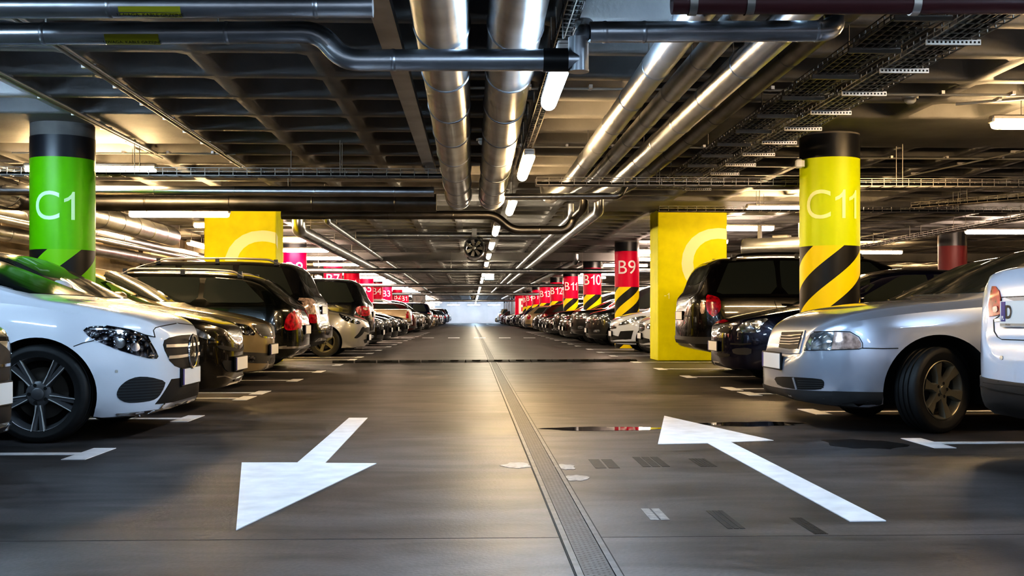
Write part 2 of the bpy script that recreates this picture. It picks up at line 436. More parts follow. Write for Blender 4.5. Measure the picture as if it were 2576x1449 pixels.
def build_car(name, label, cat, sp, pm, loc, rz, feats=(), px=(), group=None, wheel=('five', None), steer=0., wtwist=0., windows=True, wmat=None, seams=True, mirrors=True, front_plate=None, rear_plate=None, rails=False, body_add=None):
    root = thing(name, label, cat, loc, rz, group)
    T = car_frame(loc, rz)
    vs, fs, top, bot, belt, w = body_geo(sp); L, W = sp['L'], sp['W']
    bvh = BVHTree.FromPolygons(vs, fs)
    body = arch_cut(vs, fs, sp, pm)
    glass = M['windscreen'] if wmat else M['glass']
    s1, s2, s3, s4 = sp['cowl'], sp['roof0'], sp['roof1'], sp['deck']
    def part(nm, poly, rf, off, m, **k):
        mb = MB()
        if project(mb, bvh, poly, rf, off, m, **k): return mb.build(nm, root, ang=40)
    tum = sp.get('tumble', .40); wr = .925*W-tum*(top((s2+s3)/2)-belt((s2+s3)/2))
    if windows:
        bz, tz = top(s1)+.012, top(s2)-.035
        part('windscreen', round_poly([(-.87*W, bz), (-.5*W, bz), (0, bz), (.5*W, bz), (.87*W, bz), (wr-.03, tz), (-wr+.03, tz)], 2), front_ray, .004, M['windscreen'] if wmat else glass, step=.06)
        bz, tz = top(s4)+.03, top(s3)-.04
        part('rear_window', round_poly([(-.74*W, bz), (.74*W, bz), (wr-.06, tz), (-wr+.06, tz)], 2), rear_ray(L), .004, glass, step=.06)
        fb, rb = sp.get('winF', s1+.32), sp.get('winR', s3+.15); rt = sp.get('winRT', s3-.12); ft = sp.get('winFT', s2+.16)
        hz = sp.get('winTop', .095); cuts = sp.get('winCuts', [(fb+rb)/2])
        def upper(s): 
            if s < ft: return belt(s)+.03+(top(ft)-hz-belt(ft)-.03)*max(0, (s-fb)/(ft-fb))
            if s > rt: return belt(s)+.03+(top(rt)-hz-belt(rt)-.03)*max(0, (rb-s)/(rb-rt))
            return top(s)-hz
        edges = [fb]+cuts+[rb]; pw = .035
        for i in range(len(edges)-1):
            a = edges[i]+(pw if i else 0); b = edges[i+1]-(pw if i < len(edges)-2 else 0)
            n = 14; xs = [a+(b-a)*k/n for k in range(n+1)]
            xs = sorted(set(xs+[q for q in (ft, rt) if a < q < b]))
            poly = [(x, belt(x)+.03) for x in (a, (a+b)/2, b)]+[(x, upper(x)) for x in reversed(xs) if upper(x) > belt(x)+.032]
            poly = round_poly(poly, 1)
            for sg in (-1, 1): part('side_window', poly, side_ray(sg), .004, glass, step=.08)
    if seams:
        sb = bot(s1+1)+.08
        fb = sp.get('winF', s1+.32); d0 = sp.get('door0', fb-.02); d1 = sp.get('door1', sp.get('winCuts', [(fb+sp.get('winR', s3+.15))/2])[0]); d2 = sp.get('door2', sp['ar']-.32)
        for sg in (-1, 1):
            for d in (d0, d1): project(body, bvh, strip([(d, belt(d)-.01), (d+.01, .6), (d, sb)], .008), side_ray(sg), .002, M['gap'], step=.05, depth=.004)
            project(body, bvh, strip([(d2+.22, belt(d2)-.01), (d2+.1, .72), (d2-.03, sb)], .008), side_ray(sg), .002, M['gap'], step=.05, depth=.004)
            project(body, bvh, strip([(d0, sb), ((d0+d2)/2, sb), (d2-.03, sb)], .008), side_ray(sg), .002, M['gap'], step=.08, depth=.004)
            for d in (d1-.2, d2+.0):
                z = belt(d)-.12; hy = bvh.ray_cast(Vector((-d, sg*3, z)), Vector((0, -sg, 0)))[0]
                if hy:
                    mb = MB(); mb.tube([(-d+.09, hy.y-sg*.005, z), (-d+.07, hy.y+sg*.028, z), (-d-.07, hy.y+sg*.028, z), (-d-.09, hy.y-sg*.005, z)], .013, pm, 8, .02); mb.build('door_handle', root)
    if mirrors:
        ms = sp.get('mirror', s1+.40)
        for sg in (-1, 1):
            mb = MB(); z = belt(ms)+.10; y = W*.93
            hit = bvh.ray_cast(Vector((-ms, sg*3, belt(ms)+.03)), Vector((0, -sg, 0)))[0]
            if hit: y = abs(hit.y)
            prof = [(.001, .085), (.05, .078), (.085, .05), (.10, 0.), (.10, -.03), (.092, -.035), (.001, -.034)]
            Tm = Matrix.Translation((-ms, sg*(y+.12), z)) @ Matrix.Diagonal((1, 1.15, .72, 1))
            mb.lathe(prof, pm, 20, 'X', T=Tm)
            mb.tube([(-ms, sg*(y-.02), z-.06), (-ms, sg*(y+.05), z-.04)], .022, M['black'], 8)
            mb.build('wing_mirror', root, fix=True)
    if rails:
        for sg in (-1, 1):
            mb = MB(); a, b = s2+.25, s3-.15; pts = []
            for k in range(13):
                s = a+(b-a)*k/12; hz_ = .045 if 0 < k < 12 else -.01
                pts.append((-s, sg*(wr-.02), top(s)-.03+hz_))
            mb.tube(pts, .017, rails if not rails is True else M['black'], 8, .05)
            for k in (0.03, .5, .97):
                s = a+(b-a)*k; mb.box((-s, sg*(wr-.02), top(s)-.02), (.06, .03, .09), M['black'])
            mb.build('roof_rail', root)
    # features: (part name, 'front'|'rear'|'side', polygon, material, offset, both sides?)
    for ft in feats:
        nm, mode, poly, m = ft[:4]; off = ft[4] if len(ft) > 4 else .004; two = ft[5] if len(ft) > 5 else False; mm = ft[6] if len(ft) > 6 else None
        rf = {'front': front_ray, 'rear': rear_ray(L)}.get(mode)
        def emit_(rf, **k):
            if nm == 'body': project(body, bvh, poly, rf, off, m, step=.04, **k)
            else: part(nm, poly, rf, off, m, step=.035, **k)
        if mode == 'side':
            for sg in (-1, 1): emit_(side_ray(sg))
        else:
            emit_(rf)
            if two: emit_(rf, mirror=True)
    # features traced along sight lines onto the body: (part name, pixel polygon, material, offset, mirror?, extras)
    pr = px_ray(T); objs = {}
    for ft in px:
        nm, poly, m, off, mir = ft[:5]; into = ft[5] if len(ft) > 5 else None
        step = max(6, (max(p[0] for p in poly)-min(p[0] for p in poly))/14)
        for mirr in ([False, True] if mir else [False]):
            if nm == 'body': project(body, bvh, poly, pr, off, m, step=step, mirror=mirr)
            else:
                key = (nm, mirr)
                if into == 'join' and key in objs: project(objs[key], bvh, poly, pr, off, m, step=step, mirror=mirr)
                else:
                    mb = MB(); project(mb, bvh, poly, pr, off, m, step=step, mirror=mirr)
                    while key in objs: key = key+('x',)
                    objs[key] = mb
    for k, mb in objs.items():
        if mb.f: mb.build(k[0], root, ang=40)
    def plate(z, mode, tilt=0., y=0., blue=True, wid=.52, ht=.115, off=.0):
        rf = front_ray if mode == 'front' else rear_ray(L)
        xs = []
        for yy in (-wid/2, 0, wid/2):
            h = bvh.ray_cast(*rf(y+yy, z))[0]
            if h: xs.append(h.x)
        x = (max(xs)+.012 if mode == 'front' else min(xs)-.012)+off; dr = 1 if mode == 'front' else -1
        mb = MB(); mb.box((x, y, z), (.016, wid+.02, ht+.02), M['black'], bev=.004)
        mb.box((x+dr*.008, y, z), (.006, wid, ht), M['plate'])
        if blue: mb.box((x+dr*.009, y-dr*wid*.46, z), (.006, wid*.08, ht), M['plate_blue'])
        mb.build('licence_plate', root)
    if front_plate: plate(front_plate[0], 'front', **(front_plate[1] if len(front_plate) > 1 else {}))
    if rear_plate: plate(rear_plate[0], 'rear', **(rear_plate[1] if len(rear_plate) > 1 else {}))
    if body_add: body_add(body, bvh, root)
    body.build('body', root, ang=32)
    st, rm = wheel; rm = rm or M['alloy']
    wd = sp.get('wheelW', .2)
    for s, ste in ((sp['af'], steer), (sp['ar'], 0)):
        for sg in (-1, 1): make_wheel(sp['R'], wd, st, rm, root, (-s, sg*(W-wd/2-sp.get('inset', .02)), sp['R']), sg, ste, sp.get('rr', .66), wtwist)
    return root
# silhouettes: s is the distance behind the nose
SEDAN = dict(L=4.65, W=.89, top=[(0, .58), (.02, .66), (.06, .74), (.18, .80), (.45, .87), (.9, .95), (1.12, .99), (1.2, 1.03), (1.6, 1.24), (2.0, 1.41), (2.4, 1.455), (2.9, 1.44), (3.4, 1.34), (3.85, 1.12), (4.0, 1.07), (4.4, 1.04), (4.58, 1.0), (4.62, .86), (4.65, .7)],
    bot=[(0, .36), (.03, .26), (.1, .2), (.5, .18), (4.1, .2), (4.5, .28), (4.65, .42)], belt=[(0, .56), (.06, .7), (.18, .77), (.45, .83), (.9, .9), (1.4, .95), (3.6, 1.0), (4.3, .98), (4.58, .93), (4.65, .68)],
    af=.88, ar=3.58, R=.32, cowl=1.16, roof0=2.02, roof1=3.2, deck=3.88, winCuts=[2.55], winR=3.72, winRT=3.2)
HATCH = dict(L=4.25, W=.89, top=[(0, .58), (.02, .66), (.06, .75), (.2, .83), (.5, .92), (.85, .99), (.95, 1.03), (1.4, 1.27), (1.85, 1.45), (2.3, 1.5), (3.0, 1.48), (3.6, 1.4), (3.85, 1.28), (4.08, 1.02), (4.18, .95), (4.23, .8), (4.25, .6)],
    bot=[(0, .36), (.03, .26), (.1, .2), (.5, .18), (3.8, .2), (4.15, .28), (4.25, .4)], belt=[(0, .56), (.06, .71), (.2, .8), (.5, .87), (.9, .94), (1.4, .98), (3.4, 1.03), (4.0, 1.0), (4.18, .92), (4.25, .58)],
    af=.85, ar=3.42, R=.32, cowl=.93, roof0=1.88, roof1=3.62, deck=4.05, winCuts=[2.4], winR=3.72, winRT=3.3)
WAGON = dict(L=4.75, W=.89, top=[(0, .58), (.02, .66), (.06, .74), (.2, .81), (.5, .88), (.95, .96), (1.15, 1.0), (1.22, 1.04), (1.65, 1.27), (2.05, 1.43), (2.5, 1.485), (3.4, 1.475), (4.0, 1.43), (4.22, 1.36), (4.55, 1.06), (4.65, .98), (4.72, .85), (4.75, .62)],
    bot=[(0, .36), (.03, .26), (.1, .2), (.5, .18), (4.2, .22), (4.6, .3), (4.75, .42)], belt=[(0, .56), (.06, .7), (.2, .78), (.5, .84), (.95, .9), (1.4, .95), (3.8, 1.0), (4.4, 1.0), (4.65, .93), (4.75, .6)],
    af=.88, ar=3.6, R=.32, cowl=1.18, roof0=2.06, roof1=4.12, deck=4.52, winCuts=[2.5, 3.42], winR=4.3, winRT=3.98)
SUV = dict(L=4.75, W=.94, top=[(0, .72), (.02, .85), (.06, .95), (.2, 1.02), (.6, 1.07), (1.05, 1.12), (1.15, 1.16), (1.5, 1.42), (1.85, 1.66), (2.2, 1.74), (3.4, 1.75), (4.2, 1.71), (4.4, 1.62), (4.6, 1.25), (4.68, 1.15), (4.73, .95), (4.75, .7)],
    bot=[(0, .48), (.03, .38), (.1, .32), (.5, .28), (4.2, .3), (4.6, .38), (4.75, .5)], belt=[(0, .7), (.06, .9), (.2, .98), (.6, 1.02), (1.05, 1.06), (1.5, 1.09), (4.0, 1.14), (4.5, 1.13), (4.68, 1.05), (4.75, .68)],
    af=.92, ar=3.66, R=.37, cowl=1.13, roof0=1.92, roof1=4.28, deck=4.58, winCuts=[2.55, 3.45], winR=4.38, winRT=4.16, noseQ=3.2, tumble=.3, wheelW=.24)
VAN = dict(L=4.6, W=.91, top=[(0, .66), (.02, .76), (.06, .86), (.2, .96), (.55, 1.05), (.75, 1.12), (1.2, 1.42), (1.6, 1.66), (2.1, 1.76), (3.6, 1.77), (4.2, 1.74), (4.35, 1.66), (4.5, 1.15), (4.56, 1.0), (4.6, .7)],
    bot=[(0, .4), (.03, .3), (.1, .24), (.5, .2), (4.2, .24), (4.5, .32), (4.6, .44)], belt=[(0, .64), (.06, .8), (.2, .9), (.55, .98), (1.2, 1.04), (3.8, 1.08), (4.4, 1.06), (4.54, .95), (4.6, .68)],
    af=.85, ar=3.7, R=.33, cowl=.72, roof0=1.68, roof1=4.25, deck=4.5, winCuts=[2.3, 3.3], winR=4.25, winRT=4.1, noseQ=3., tumble=.3)
def front_set(sp, style=0):
    W = sp['W']; k = sp['top'][2][1]-.74; z = lambda v: v+k*.9
    if style == 0:
        hl = [(.46*W, z(.58)), (.50*W, z(.68)), (.80*W, z(.76)), (.955*W, z(.80)), (.975*W, z(.74)), (.88*W, z(.62)), (.7*W, z(.57))]
        gr = [(-.40*W, z(.52)), (.40*W, z(.52)), (.42*W, z(.68)), (-.42*W, z(.68))]
    elif style == 1:
        hl = [(.48*W, z(.60)), (.50*W, z(.70)), (.88*W, z(.73)), (.965*W, z(.70)), (.955*W, z(.62)), (.8*W, z(.58))]
        gr = [(-.3*W, z(.46)), (.3*W, z(.46)), (.38*W, z(.70)), (-.38*W, z(.70))]
    else:
        hl = [(.58*W, z(.62)), (.62*W, z(.67)), (.90*W, z(.82)), (.965*W, z(.86)), (.97*W, z(.80)), (.86*W, z(.66))]
        gr = [(-.5*W, z(.54)), (.5*W, z(.54)), (.52*W, z(.61)), (-.52*W, z(.61))]
    f = [('headlight', 'front', round_poly(hl, 2), M['lamp_clear'], .005, True), ('grille', 'front', round_poly(gr, 1), M['gap'], .004)]
    zz = [p[1] for p in gr]; a, b = min(zz), max(zz)
    f += [('lower_grille', 'front', round_poly([(-.62*W, z(.27)), (.62*W, z(.27)), (.58*W, z(.40)), (-.58*W, z(.40))], 1), M['gap'], .004),
          ('fog_light', 'front', round_poly([(.68*W, z(.30)), (.84*W, z(.30)), (.86*W, z(.38)), (.7*W, z(.38))], 2), M['lamp_clear'], .006, True),
          ('body', 'front', strip([(-.45*W, b+.015), (0, b+.02), (.45*W, b+.015)], .022), M['chrome'], .008),
          ('body', 'front', strip([(-.36*W, (a+b)/2), (0, (a+b)/2), (.36*W, (a+b)/2)], .016), M['chrome'], .010),
          ('body', 'front', strip([(-.95*W, z(.24)), (0, z(.22)), (.95*W, z(.24))], .035), M['trim'], .006)]
    return f
def rear_set(sp, style=0):
    W = sp['W']; zb = curve(sp['belt'])(sp['L']-.15); f = []
    if style == 0: tl = [(.60*W, zb-.22), (.56*W, zb-.05), (.80*W, zb-.01), (.955*W, zb-.02), (.965*W, zb-.2), (.85*W, zb-.26)]
    elif style == 1: tl = [(.78*W, zb-.24), (.78*W, zb-.04), (.86*W, zb+.01), (.95*W, zb+.0), (.955*W, zb-.22), (.86*W, zb-.26)]
    else: tl = [(.40*W, zb-.16), (.42*W, zb-.04), (.8*W, zb), (.96*W, zb-.03), (.96*W, zb-.18), (.7*W, zb-.2)]
    f.append(('tail_light', 'rear', round_poly(tl, 2), M['tail'], .006, True))
    c = [sum(p[0] for p in tl)/len(tl), sum(p[1] for p in tl)/len(tl)]
    f.append(('reversing_light', 'rear', round_poly([(c[0]+(p[0]-c[0])*.4, c[1]+.05+(p[1]-c[1])*.25) for p in tl], 2), M['tail_clear'], .010, True))
    f.append(('body', 'rear', strip([(-.97*W, zb-.36), (0, zb-.37), (.97*W, zb-.36)], .012), M['gap'], .003))
    f.append(('body', 'rear', strip([(-.95*W, .40*zb), (0, .40*zb), (.95*W, .40*zb)], .10), M['trim'], .006))
    f.append(('body', 'rear', strip([(-.3*W, zb-.05), (0, zb-.04), (.3*W, zb-.05)], .025), M['chrome'], .010))
    return f
# ------------------------------------------------------------------ the shell
ZC = 2.88; YEND = 150.0; XL = -7.7; XR = 25.0; Y0 = -8.0
def floor_material():
    m = mat('sealed_floor', (.1, .09, .09, 1), .42); n, l, b = nodes(m)
    tc = n.new('ShaderNodeTexCoord')
    mp = n.new('ShaderNodeMapping'); mp.inputs['Scale'].default_value = (.5, 1.1, 1); l.new(tc.outputs['Object'], mp.inputs['Vector'])
    a = n.new('ShaderNodeTexNoise'); a.inputs['Scale'].default_value = .9; a.inputs['Detail'].default_value = 8; a.inputs['Roughness'].default_value = .6
    l.new(mp.outputs[0], a.inputs['Vector'])
    r = n.new('ShaderNodeValToRGB'); e = r.color_ramp.elements
    e[0].position = .41; e[0].color = (.034, .031, .033, 1); e[1].position = .61; e[1].color = (.115, .103, .105, 1)
    g = n.new('ShaderNodeTexNoise'); g.inputs['Scale'].default_value = 3.2; g.inputs['Detail'].default_value = 6; g.inputs['Distortion'].default_value = 1.2
    mp2 = n.new('ShaderNodeMapping'); mp2.inputs['Scale'].default_value = (.35, 1., 1); l.new(tc.outputs['Object'], mp2.inputs['Vector']); l.new(mp2.outputs[0], g.inputs['Vector'])
    av = n.new('ShaderNodeMix'); av.inputs[0].default_value = .42; l.new(a.outputs['Fac'], av.inputs[2]); l.new(g.outputs['Fac'], av.inputs[3])
    l.new(av.outputs[0], r.inputs['Fac'])
    c = n.new('ShaderNodeTexNoise'); c.inputs['Scale'].default_value = 60; c.inputs['Detail'].default_value = 4; l.new(tc.outputs['Object'], c.inputs['Vector'])
    mx = n.new('ShaderNodeMix'); mx.data_type = 'RGBA'; mx.blend_type = 'OVERLAY'; mx.inputs[0].default_value = .35
    l.new(r.outputs['Color'], mx.inputs[6]); l.new(c.outputs['Fac'], mx.inputs[7]); l.new(mx.outputs[2], b.inputs['Base Color'])
    rr = n.new('ShaderNodeMapRange'); rr.inputs['To Min'].default_value = .38; rr.inputs['To Max'].default_value = .60
    l.new(a.outputs['Fac'], rr.inputs['Value']); l.new(rr.outputs[0], b.inputs['Roughness'])
    bp = n.new('ShaderNodeBump'); bp.inputs['Strength'].default_value = .12; bp.inputs['Distance'].default_value = .01
    l.new(c.outputs['Fac'], bp.inputs['Height']); l.new(bp.outputs['Normal'], b.inputs['Normal'])
    return m
M['floor'] = floor_material()
mb = MB(); mb.box(((XL+XR)/2, (Y0+YEND)/2, -.1), (XR-XL+1, YEND-Y0+1, .2), M['floor'])
for py in (1353, 985, 930): mb.box(((XL+XR)/2, atZ(1288, py).y, .0), (XR-XL, .007, .0012), M['joint'])
struct('floor', mb)
mb = MB(); mb.box((XL-.15, (Y0+YEND)/2, 1.5), (.3, YEND-Y0, 3.6), M['wallconc'])
for k in range(36): mb.box((XL+.02, Y0+2+k*4.1, 1.5), (.10, .5, 3.5), M['wallconc'])
struct('wall_left', mb)
mb = MB(); mb.box((XR+.15, (Y0+YEND)/2, 1.5), (.3, YEND-Y0, 3.6), M['wallconc']); struct('wall_right', mb)
mb = MB(); mb.box(((XL+XR)/2, YEND+.15, 1.5), (XR-XL, .3, 3.6), M['farwall']); struct('wall_far', mb)
PILY = [12.5, 21.2, 31.0, 40.6, 48.8, 57.0, 65.2, 73.4, 81.6, 89.8, 98, 106.2, 114.4, 122.6, 130.8, 139]
def waffle():
    mb = MB(); mod = .93; bx = -2.15-7*mod; by = 8.76-19*mod
    nx = int((XR+.5-bx)/mod)+1; ny = int((YEND+.4-by)/mod)+1
    vs = []; fs = []; mm = M['concrete']
    def ring(cx, cy, hw, ch, z):
        return [(cx-hw+ch, cy-hw, z), (cx+hw-ch, cy-hw, z), (cx+hw, cy-hw+ch, z), (cx+hw, cy+hw-ch, z), (cx+hw-ch, cy+hw, z), (cx-hw+ch, cy+hw, z), (cx-hw, cy+hw-ch, z), (cx-hw, cy-hw+ch, z)]
    for i in range(nx):
        for j in range(ny):
            cx, cy = bx+(i+.5)*mod, by+(j+.5)*mod; h = mod/2; o = len(vs)
            solid = min(abs(cy-p) for p in [4.3]+PILY) < 1.0 and (cx < -3.05 or cx > 2.9)
            if solid:
                vs += [(cx-h, cy-h, ZC), (cx+h, cy-h, ZC), (cx+h, cy+h, ZC), (cx-h, cy+h, ZC)]; fs.append((o, o+3, o+2, o+1)); continue
            vs += [(cx-h, cy-h, ZC), (cx+h, cy-h, ZC), (cx+h, cy+h, ZC), (cx-h, cy+h, ZC)]
            vs += ring(cx, cy, .395, .07, ZC)+ring(cx, cy, .385, .075, ZC+.02)+ring(cx, cy, .295, .09, ZC+.27)+ring(cx, cy, .25, .08, ZC+.30)
            a = o+4
            fs += [(o, a+7, a, a+1, o+1), (o+1, a+1, a+2, a+3, o+2), (o+2, a+3, a+4, a+5, o+3), (o+3, a+5, a+6, a+7, o)]
            fs[-4] = (o, a, a+1, o+1); fs[-3] = (o+1, a+2, a+3, o+2); fs[-2] = (o+2, a+4, a+5, o+3); fs[-1] = (o+3, a+6, a+7, o)
            fs += [(o+1, a+1, a+2), (o+2, a+3, a+4), (o+3, a+5, a+6), (o, a+7, a)]
            n0 = len(fs)
            for t in range(3):
                for k in range(8): fs.append((a+t*8+k, a+t*8+8+k, a+t*8+8+(k+1) % 8, a+t*8+(k+1) % 8))
            fs.append(tuple(a+24+k for k in range(8))[::-1])
    mb.add(vs, fs, mm)
    return mb
struct('ceiling', waffle(), ang=50)
mb = MB(); mb.box(((XL+XR)/2, (Y0+YEND)/2, 3.35), (XR-XL+1, YEND-Y0+1, .2), M['concrete']); struct('ceiling_slab', mb)
# downstand beams across the hall
for k, (y, zb) in enumerate(((36.2, 2.62), (77.5, 2.62))):
    mb = MB(); mb.box((8.6, y, (zb+ZC)/2), (32.0, .5, ZC-zb), M['concrete']); struct(f'trim_{k+1}', mb)
# ------------------------------------------------------------------ pillars
def stripe_mat(name, base, turns, pitch, ph=0.):
    m = mat(name, base, .42, 0, 0, spec=.25); n, l, b = nodes(m)
    tc = n.new('ShaderNodeTexCoord'); sx = n.new('ShaderNodeSeparateXYZ'); l.new(tc.outputs['Object'], sx.inputs[0])
    at = n.new('ShaderNodeMath'); at.operation = 'ARCTAN2'; l.new(sx.outputs['Y'], at.inputs[0]); l.new(sx.outputs['X'], at.inputs[1])
    m1 = n.new('ShaderNodeMath'); m1.operation = 'MULTIPLY'; m1.inputs[1].default_value = turns/(2*PI); l.new(at.outputs[0], m1.inputs[0])
    m2 = n.new('ShaderNodeMath'); m2.operation = 'MULTIPLY_ADD'; m2.inputs[1].default_value = -1/pitch; l.new(sx.outputs['Z'], m2.inputs[0]); l.new(m1.outputs[0], m2.inputs[2])
    m3 = n.new('ShaderNodeMath'); m3.operation = 'ADD'; m3.inputs[1].default_value = 50+ph; l.new(m2.outputs[0], m3.inputs[0])
    fr = n.new('ShaderNodeMath'); fr.operation = 'FRACT'; l.new(m3.outputs[0], fr.inputs[0])
    gt = n.new('ShaderNodeMath'); gt.operation = 'GREATER_THAN'; gt.inputs[1].default_value = .5; l.new(fr.outputs[0], gt.inputs[0])
    mx = n.new('ShaderNodeMix'); mx.data_type = 'RGBA'; mx.inputs[6].default_value = base; mx.inputs[7].default_value = (.02, .019, .018, 1)
    l.new(gt.outputs[0], mx.inputs[0]); l.new(mx.outputs[2], b.inputs['Base Color'])
    return m
YEL = (.86, .80, .0, 1)
M['yellow'] = mat('yellow_wall_paint', YEL, .5, 0, 0., spec=.2, noise=(5, .05, 4))
M['lime'] = mat('lime_paint', (.62, .72, .0, 1), .42, 0, 0, spec=.25)
M['green'] = mat('green_paint', (.13, .50, .0, 1), .40, 0, 0, spec=.3)
M['red'] = mat('crimson_paint', (.66, .0, .055, 1), .42, 0, 0, spec=.2)
M['letter_green'] = mat('pale_green_lettering', (.60, .90, .55, 1), .45)
M['letter_lime'] = mat('pale_yellow_lettering', (.92, .95, .42, 1), .45)
M['letter_yel'] = mat('cream_lettering', (.95, .92, .50, 1), .45)
M['letter_white'] = mat('white_lettering', (.86, .80, .82, 1), .45)
M['grey_paint'] = mat('grey_paint', (.30, .28, .28, 1), .5)
M['stripe_y'] = stripe_mat('hazard_stripe_yellow', (.90, .70, .005, 1), 3, .55, .12)
M['stripe_g'] = stripe_mat('hazard_stripe_green', (.20, .55, .006, 1), 3, .55, .62)
def wrap(mb, vs, fs, r, a0, z, m, lift=.004):
    P = []
    for v in vs:
        a = a0+v.x/r; P.append(Vector(((r+lift)*math.sin(a), -(r+lift)*math.cos(a), z+v.y)))
    mb.add(P, fs, m)
def pillar(label, px, d, shaft, stripe, txt, tm, tsize, tz, ta, z0=1.62, z1=2.51, z2=2.74, r=.33, bold=0., group=None, seg=48):
    p = atD(px, HOR, d)
    root = thing('pillar', label, 'pillar', (p.x, p.y, 0), 0, group); root['kind'] = 'thing'
    face = math.atan2(p.x, p.y)  # text angles are measured from the sight line
    def cyl(nm, a, b, m, rr=r):
        mb = MB(); mb.lathe([(.001, a), (rr, a), (rr, b), (.001, b)], m, seg); return mb.build(nm, root, ang=40, fix=True)
    if stripe: cyl('striped_base', 0.001, z0, stripe)
    cyl('painted_shaft', z0 if stripe else .001, z1, shaft)
    cyl('dark_band', z1, z2, M['band'], r+.001)
    if z2 < ZC: cyl('concrete_head', z2, ZC+.01, M['conc_head'], r-.004)
    if txt:
        vs, fs = text_geo(txt, tsize, cuts=26, bold=bold); mb = MB(); wrap(mb, vs, fs, r, -face+ta, tz, tm); mb.build('lettering', root)
    return root
pillar('green round pillar marked C1 with charcoal top band, beside the white car', 158, 12.1, M['green'], M['stripe_g'], 'C1', M['letter_green'], .43, 2.0, -.27, z0=1.545)
pillar('lime yellow round pillar marked C11 with hazard stripes, behind the silver saloon', 2087, 12.75, M['lime'], M['stripe_y'], 'C11', M['letter_lime'], .46, 2.08, .10, z0=1.625, z1=2.60, z2=2.86)
for (px, d, n) in ((741, 31.2, 8), (838, 39.9, 7), (885, 46.0, 6), (922, 52.5, 5), (948, 58.7, 4), (972, 64.6, 3), (1000, 74.3, 2), (1017, 82., 1)):
    pillar(f'crimson round pillar marked B{n} in the left row', px, d, M['red'], None, f'B{n}', M['letter_white'], .50, 2.16, 0, z1=2.6, z2=2.84, group='crimson pillars of the left row', seg=28)
for (px, d, n) in ((1577, 30.6, 9), (1490, 41.0, 10), (1436, 49.5, 11), (1400, 58., 12), (1371, 66., 13), (1351, 74., 14), (1335, 82., 15), (1325, 90., 16)):
    pillar(f'crimson round pillar marked B{n} over yellow hazard stripes in the right row', px, d, M['red'], M['stripe_y'], f'B{n}', M['letter_white'], .52, 2.17, 0.02, z0=1.64, z1=2.6, z2=2.84, group='crimson pillars of the right row', seg=28)
p = atD(2396, HOR, 27.); 
pillar('maroon round pillar far to the right behind the silver saloon roof', 2396, 27., M['maroon_pillar'], None, None, None, 0, 0, 0, z1=2.52, z2=2.84)
for sd, x0 in (('left', 1048), ('right', 1283)):
    for k in range(5):
        d = 106+8.2*k; X = -4.9 if sd == 'left' else 4.15
        pillar(f'pale grey distant pillar beyond the crimson ones, {sd} row, number {k+1} away from them', VPX+X*F/d, d, M['grey_paint'], None, None, None, 0, 0, 0, group='grey distant pillars', seg=20)
def clip_x(vs, fs, x, keep_less=True):
    bm = bmesh.new(); b = [bm.verts.new(v) for v in vs]
    for f in fs: bm.faces.new([b[i] for i in f])
    bmesh.ops.bisect_plane(bm, geom=bm.verts[:]+bm.edges[:]+bm.faces[:], plane_co=(x, 0, 0), plane_no=(1, 0, 0), clear_outer=keep_less, clear_inner=not keep_less)
    bm.verts.index_update(); V = [v.co.copy() for v in bm.verts]; Fc = [tuple(v.index for v in f.verts) for f in bm.faces]; bm.free(); return V, Fc
def wall_pier(label, x0, x1, y0, y1, m, lm, txt, cx, cz, ht, side, note=None, bold=0.02):
    root = thing('marked_pier', label, 'pillar', ((x0+x1)/2, y0, 0)); root['kind'] = 'thing'; w = x1-x0
    mb = MB(); mb.box((0, (y1-y0)/2, ZC/2), (w, y1-y0, ZC-.004), m, bev=.012); mb.build('painted_shaft', root)
    vs, fs = text_geo(txt, ht*1.42, bold=bold)
    mb = MB(); lx = cx-(x0+x1)/2; rel = w/2-lx
    V, Fc = clip_x(vs, fs, rel-.004); mb.add([Vector((v.x+lx, -.004, cz+v.y)) for v in V], Fc, lm)
    V, Fc = clip_x(vs, fs, rel+.004, False)
    if Fc: mb.build('lettering', root); mb = MB(); mb.add([Vector((w/2+.004, v.x-rel, cz+v.y)) for v in V], Fc, lm)
    mb.build('lettering', root)
    if note:
        vs, fs = text_geo(note, .17); mb = MB(); mb.add([Vector((v.x-w/2+.17, -.004, .84+.40+v.y)) for v in vs], fs, lm); mb.build('lettering', root)
a = atD(1655, HOR, 21.55); b = atD(1830, HOR, 21.55)
wall_pier('yellow rectangular pier with large pale C and -1, right of the aisle', a.x, b.x, a.y, a.y+.95, M['yellow'], M['letter_yel'], 'C', a.x+1.03, .84+(797-660)*21.55/F, 1.28, 1, '-1')
a = atD(515, HOR, 20.7); b = atD(694, HOR, 20.7)
wall_pier('yellow rectangular pier with large pale C, left behind the dark estate car', a.x, b.x, b.y, b.y+.8, M['yellow'], M['letter_yel'], 'C', a.x+.93, .84+(797-668)*20.7/F, 1.25, -1)
a = atD(1296, HOR, 96); b = atD(1326, HOR, 96)
wall_pier('crimson rectangular pier with a large white B at the end of the right row', a.x, b.x, a.y, a.y+.9, M['red'], M['letter_white'], 'B', a.x+.75, 1.75, 1.3, 1)
a = atD(1036, HOR, 92); b = atD(1070, HOR, 92)
wall_pier('dull grey rectangular pier with a large pale B at the end of the left row', a.x, b.x, a.y, a.y+.9, M['band'], M['grey_paint'], 'B', a.x+.55, 2.05, 1.2, 1)
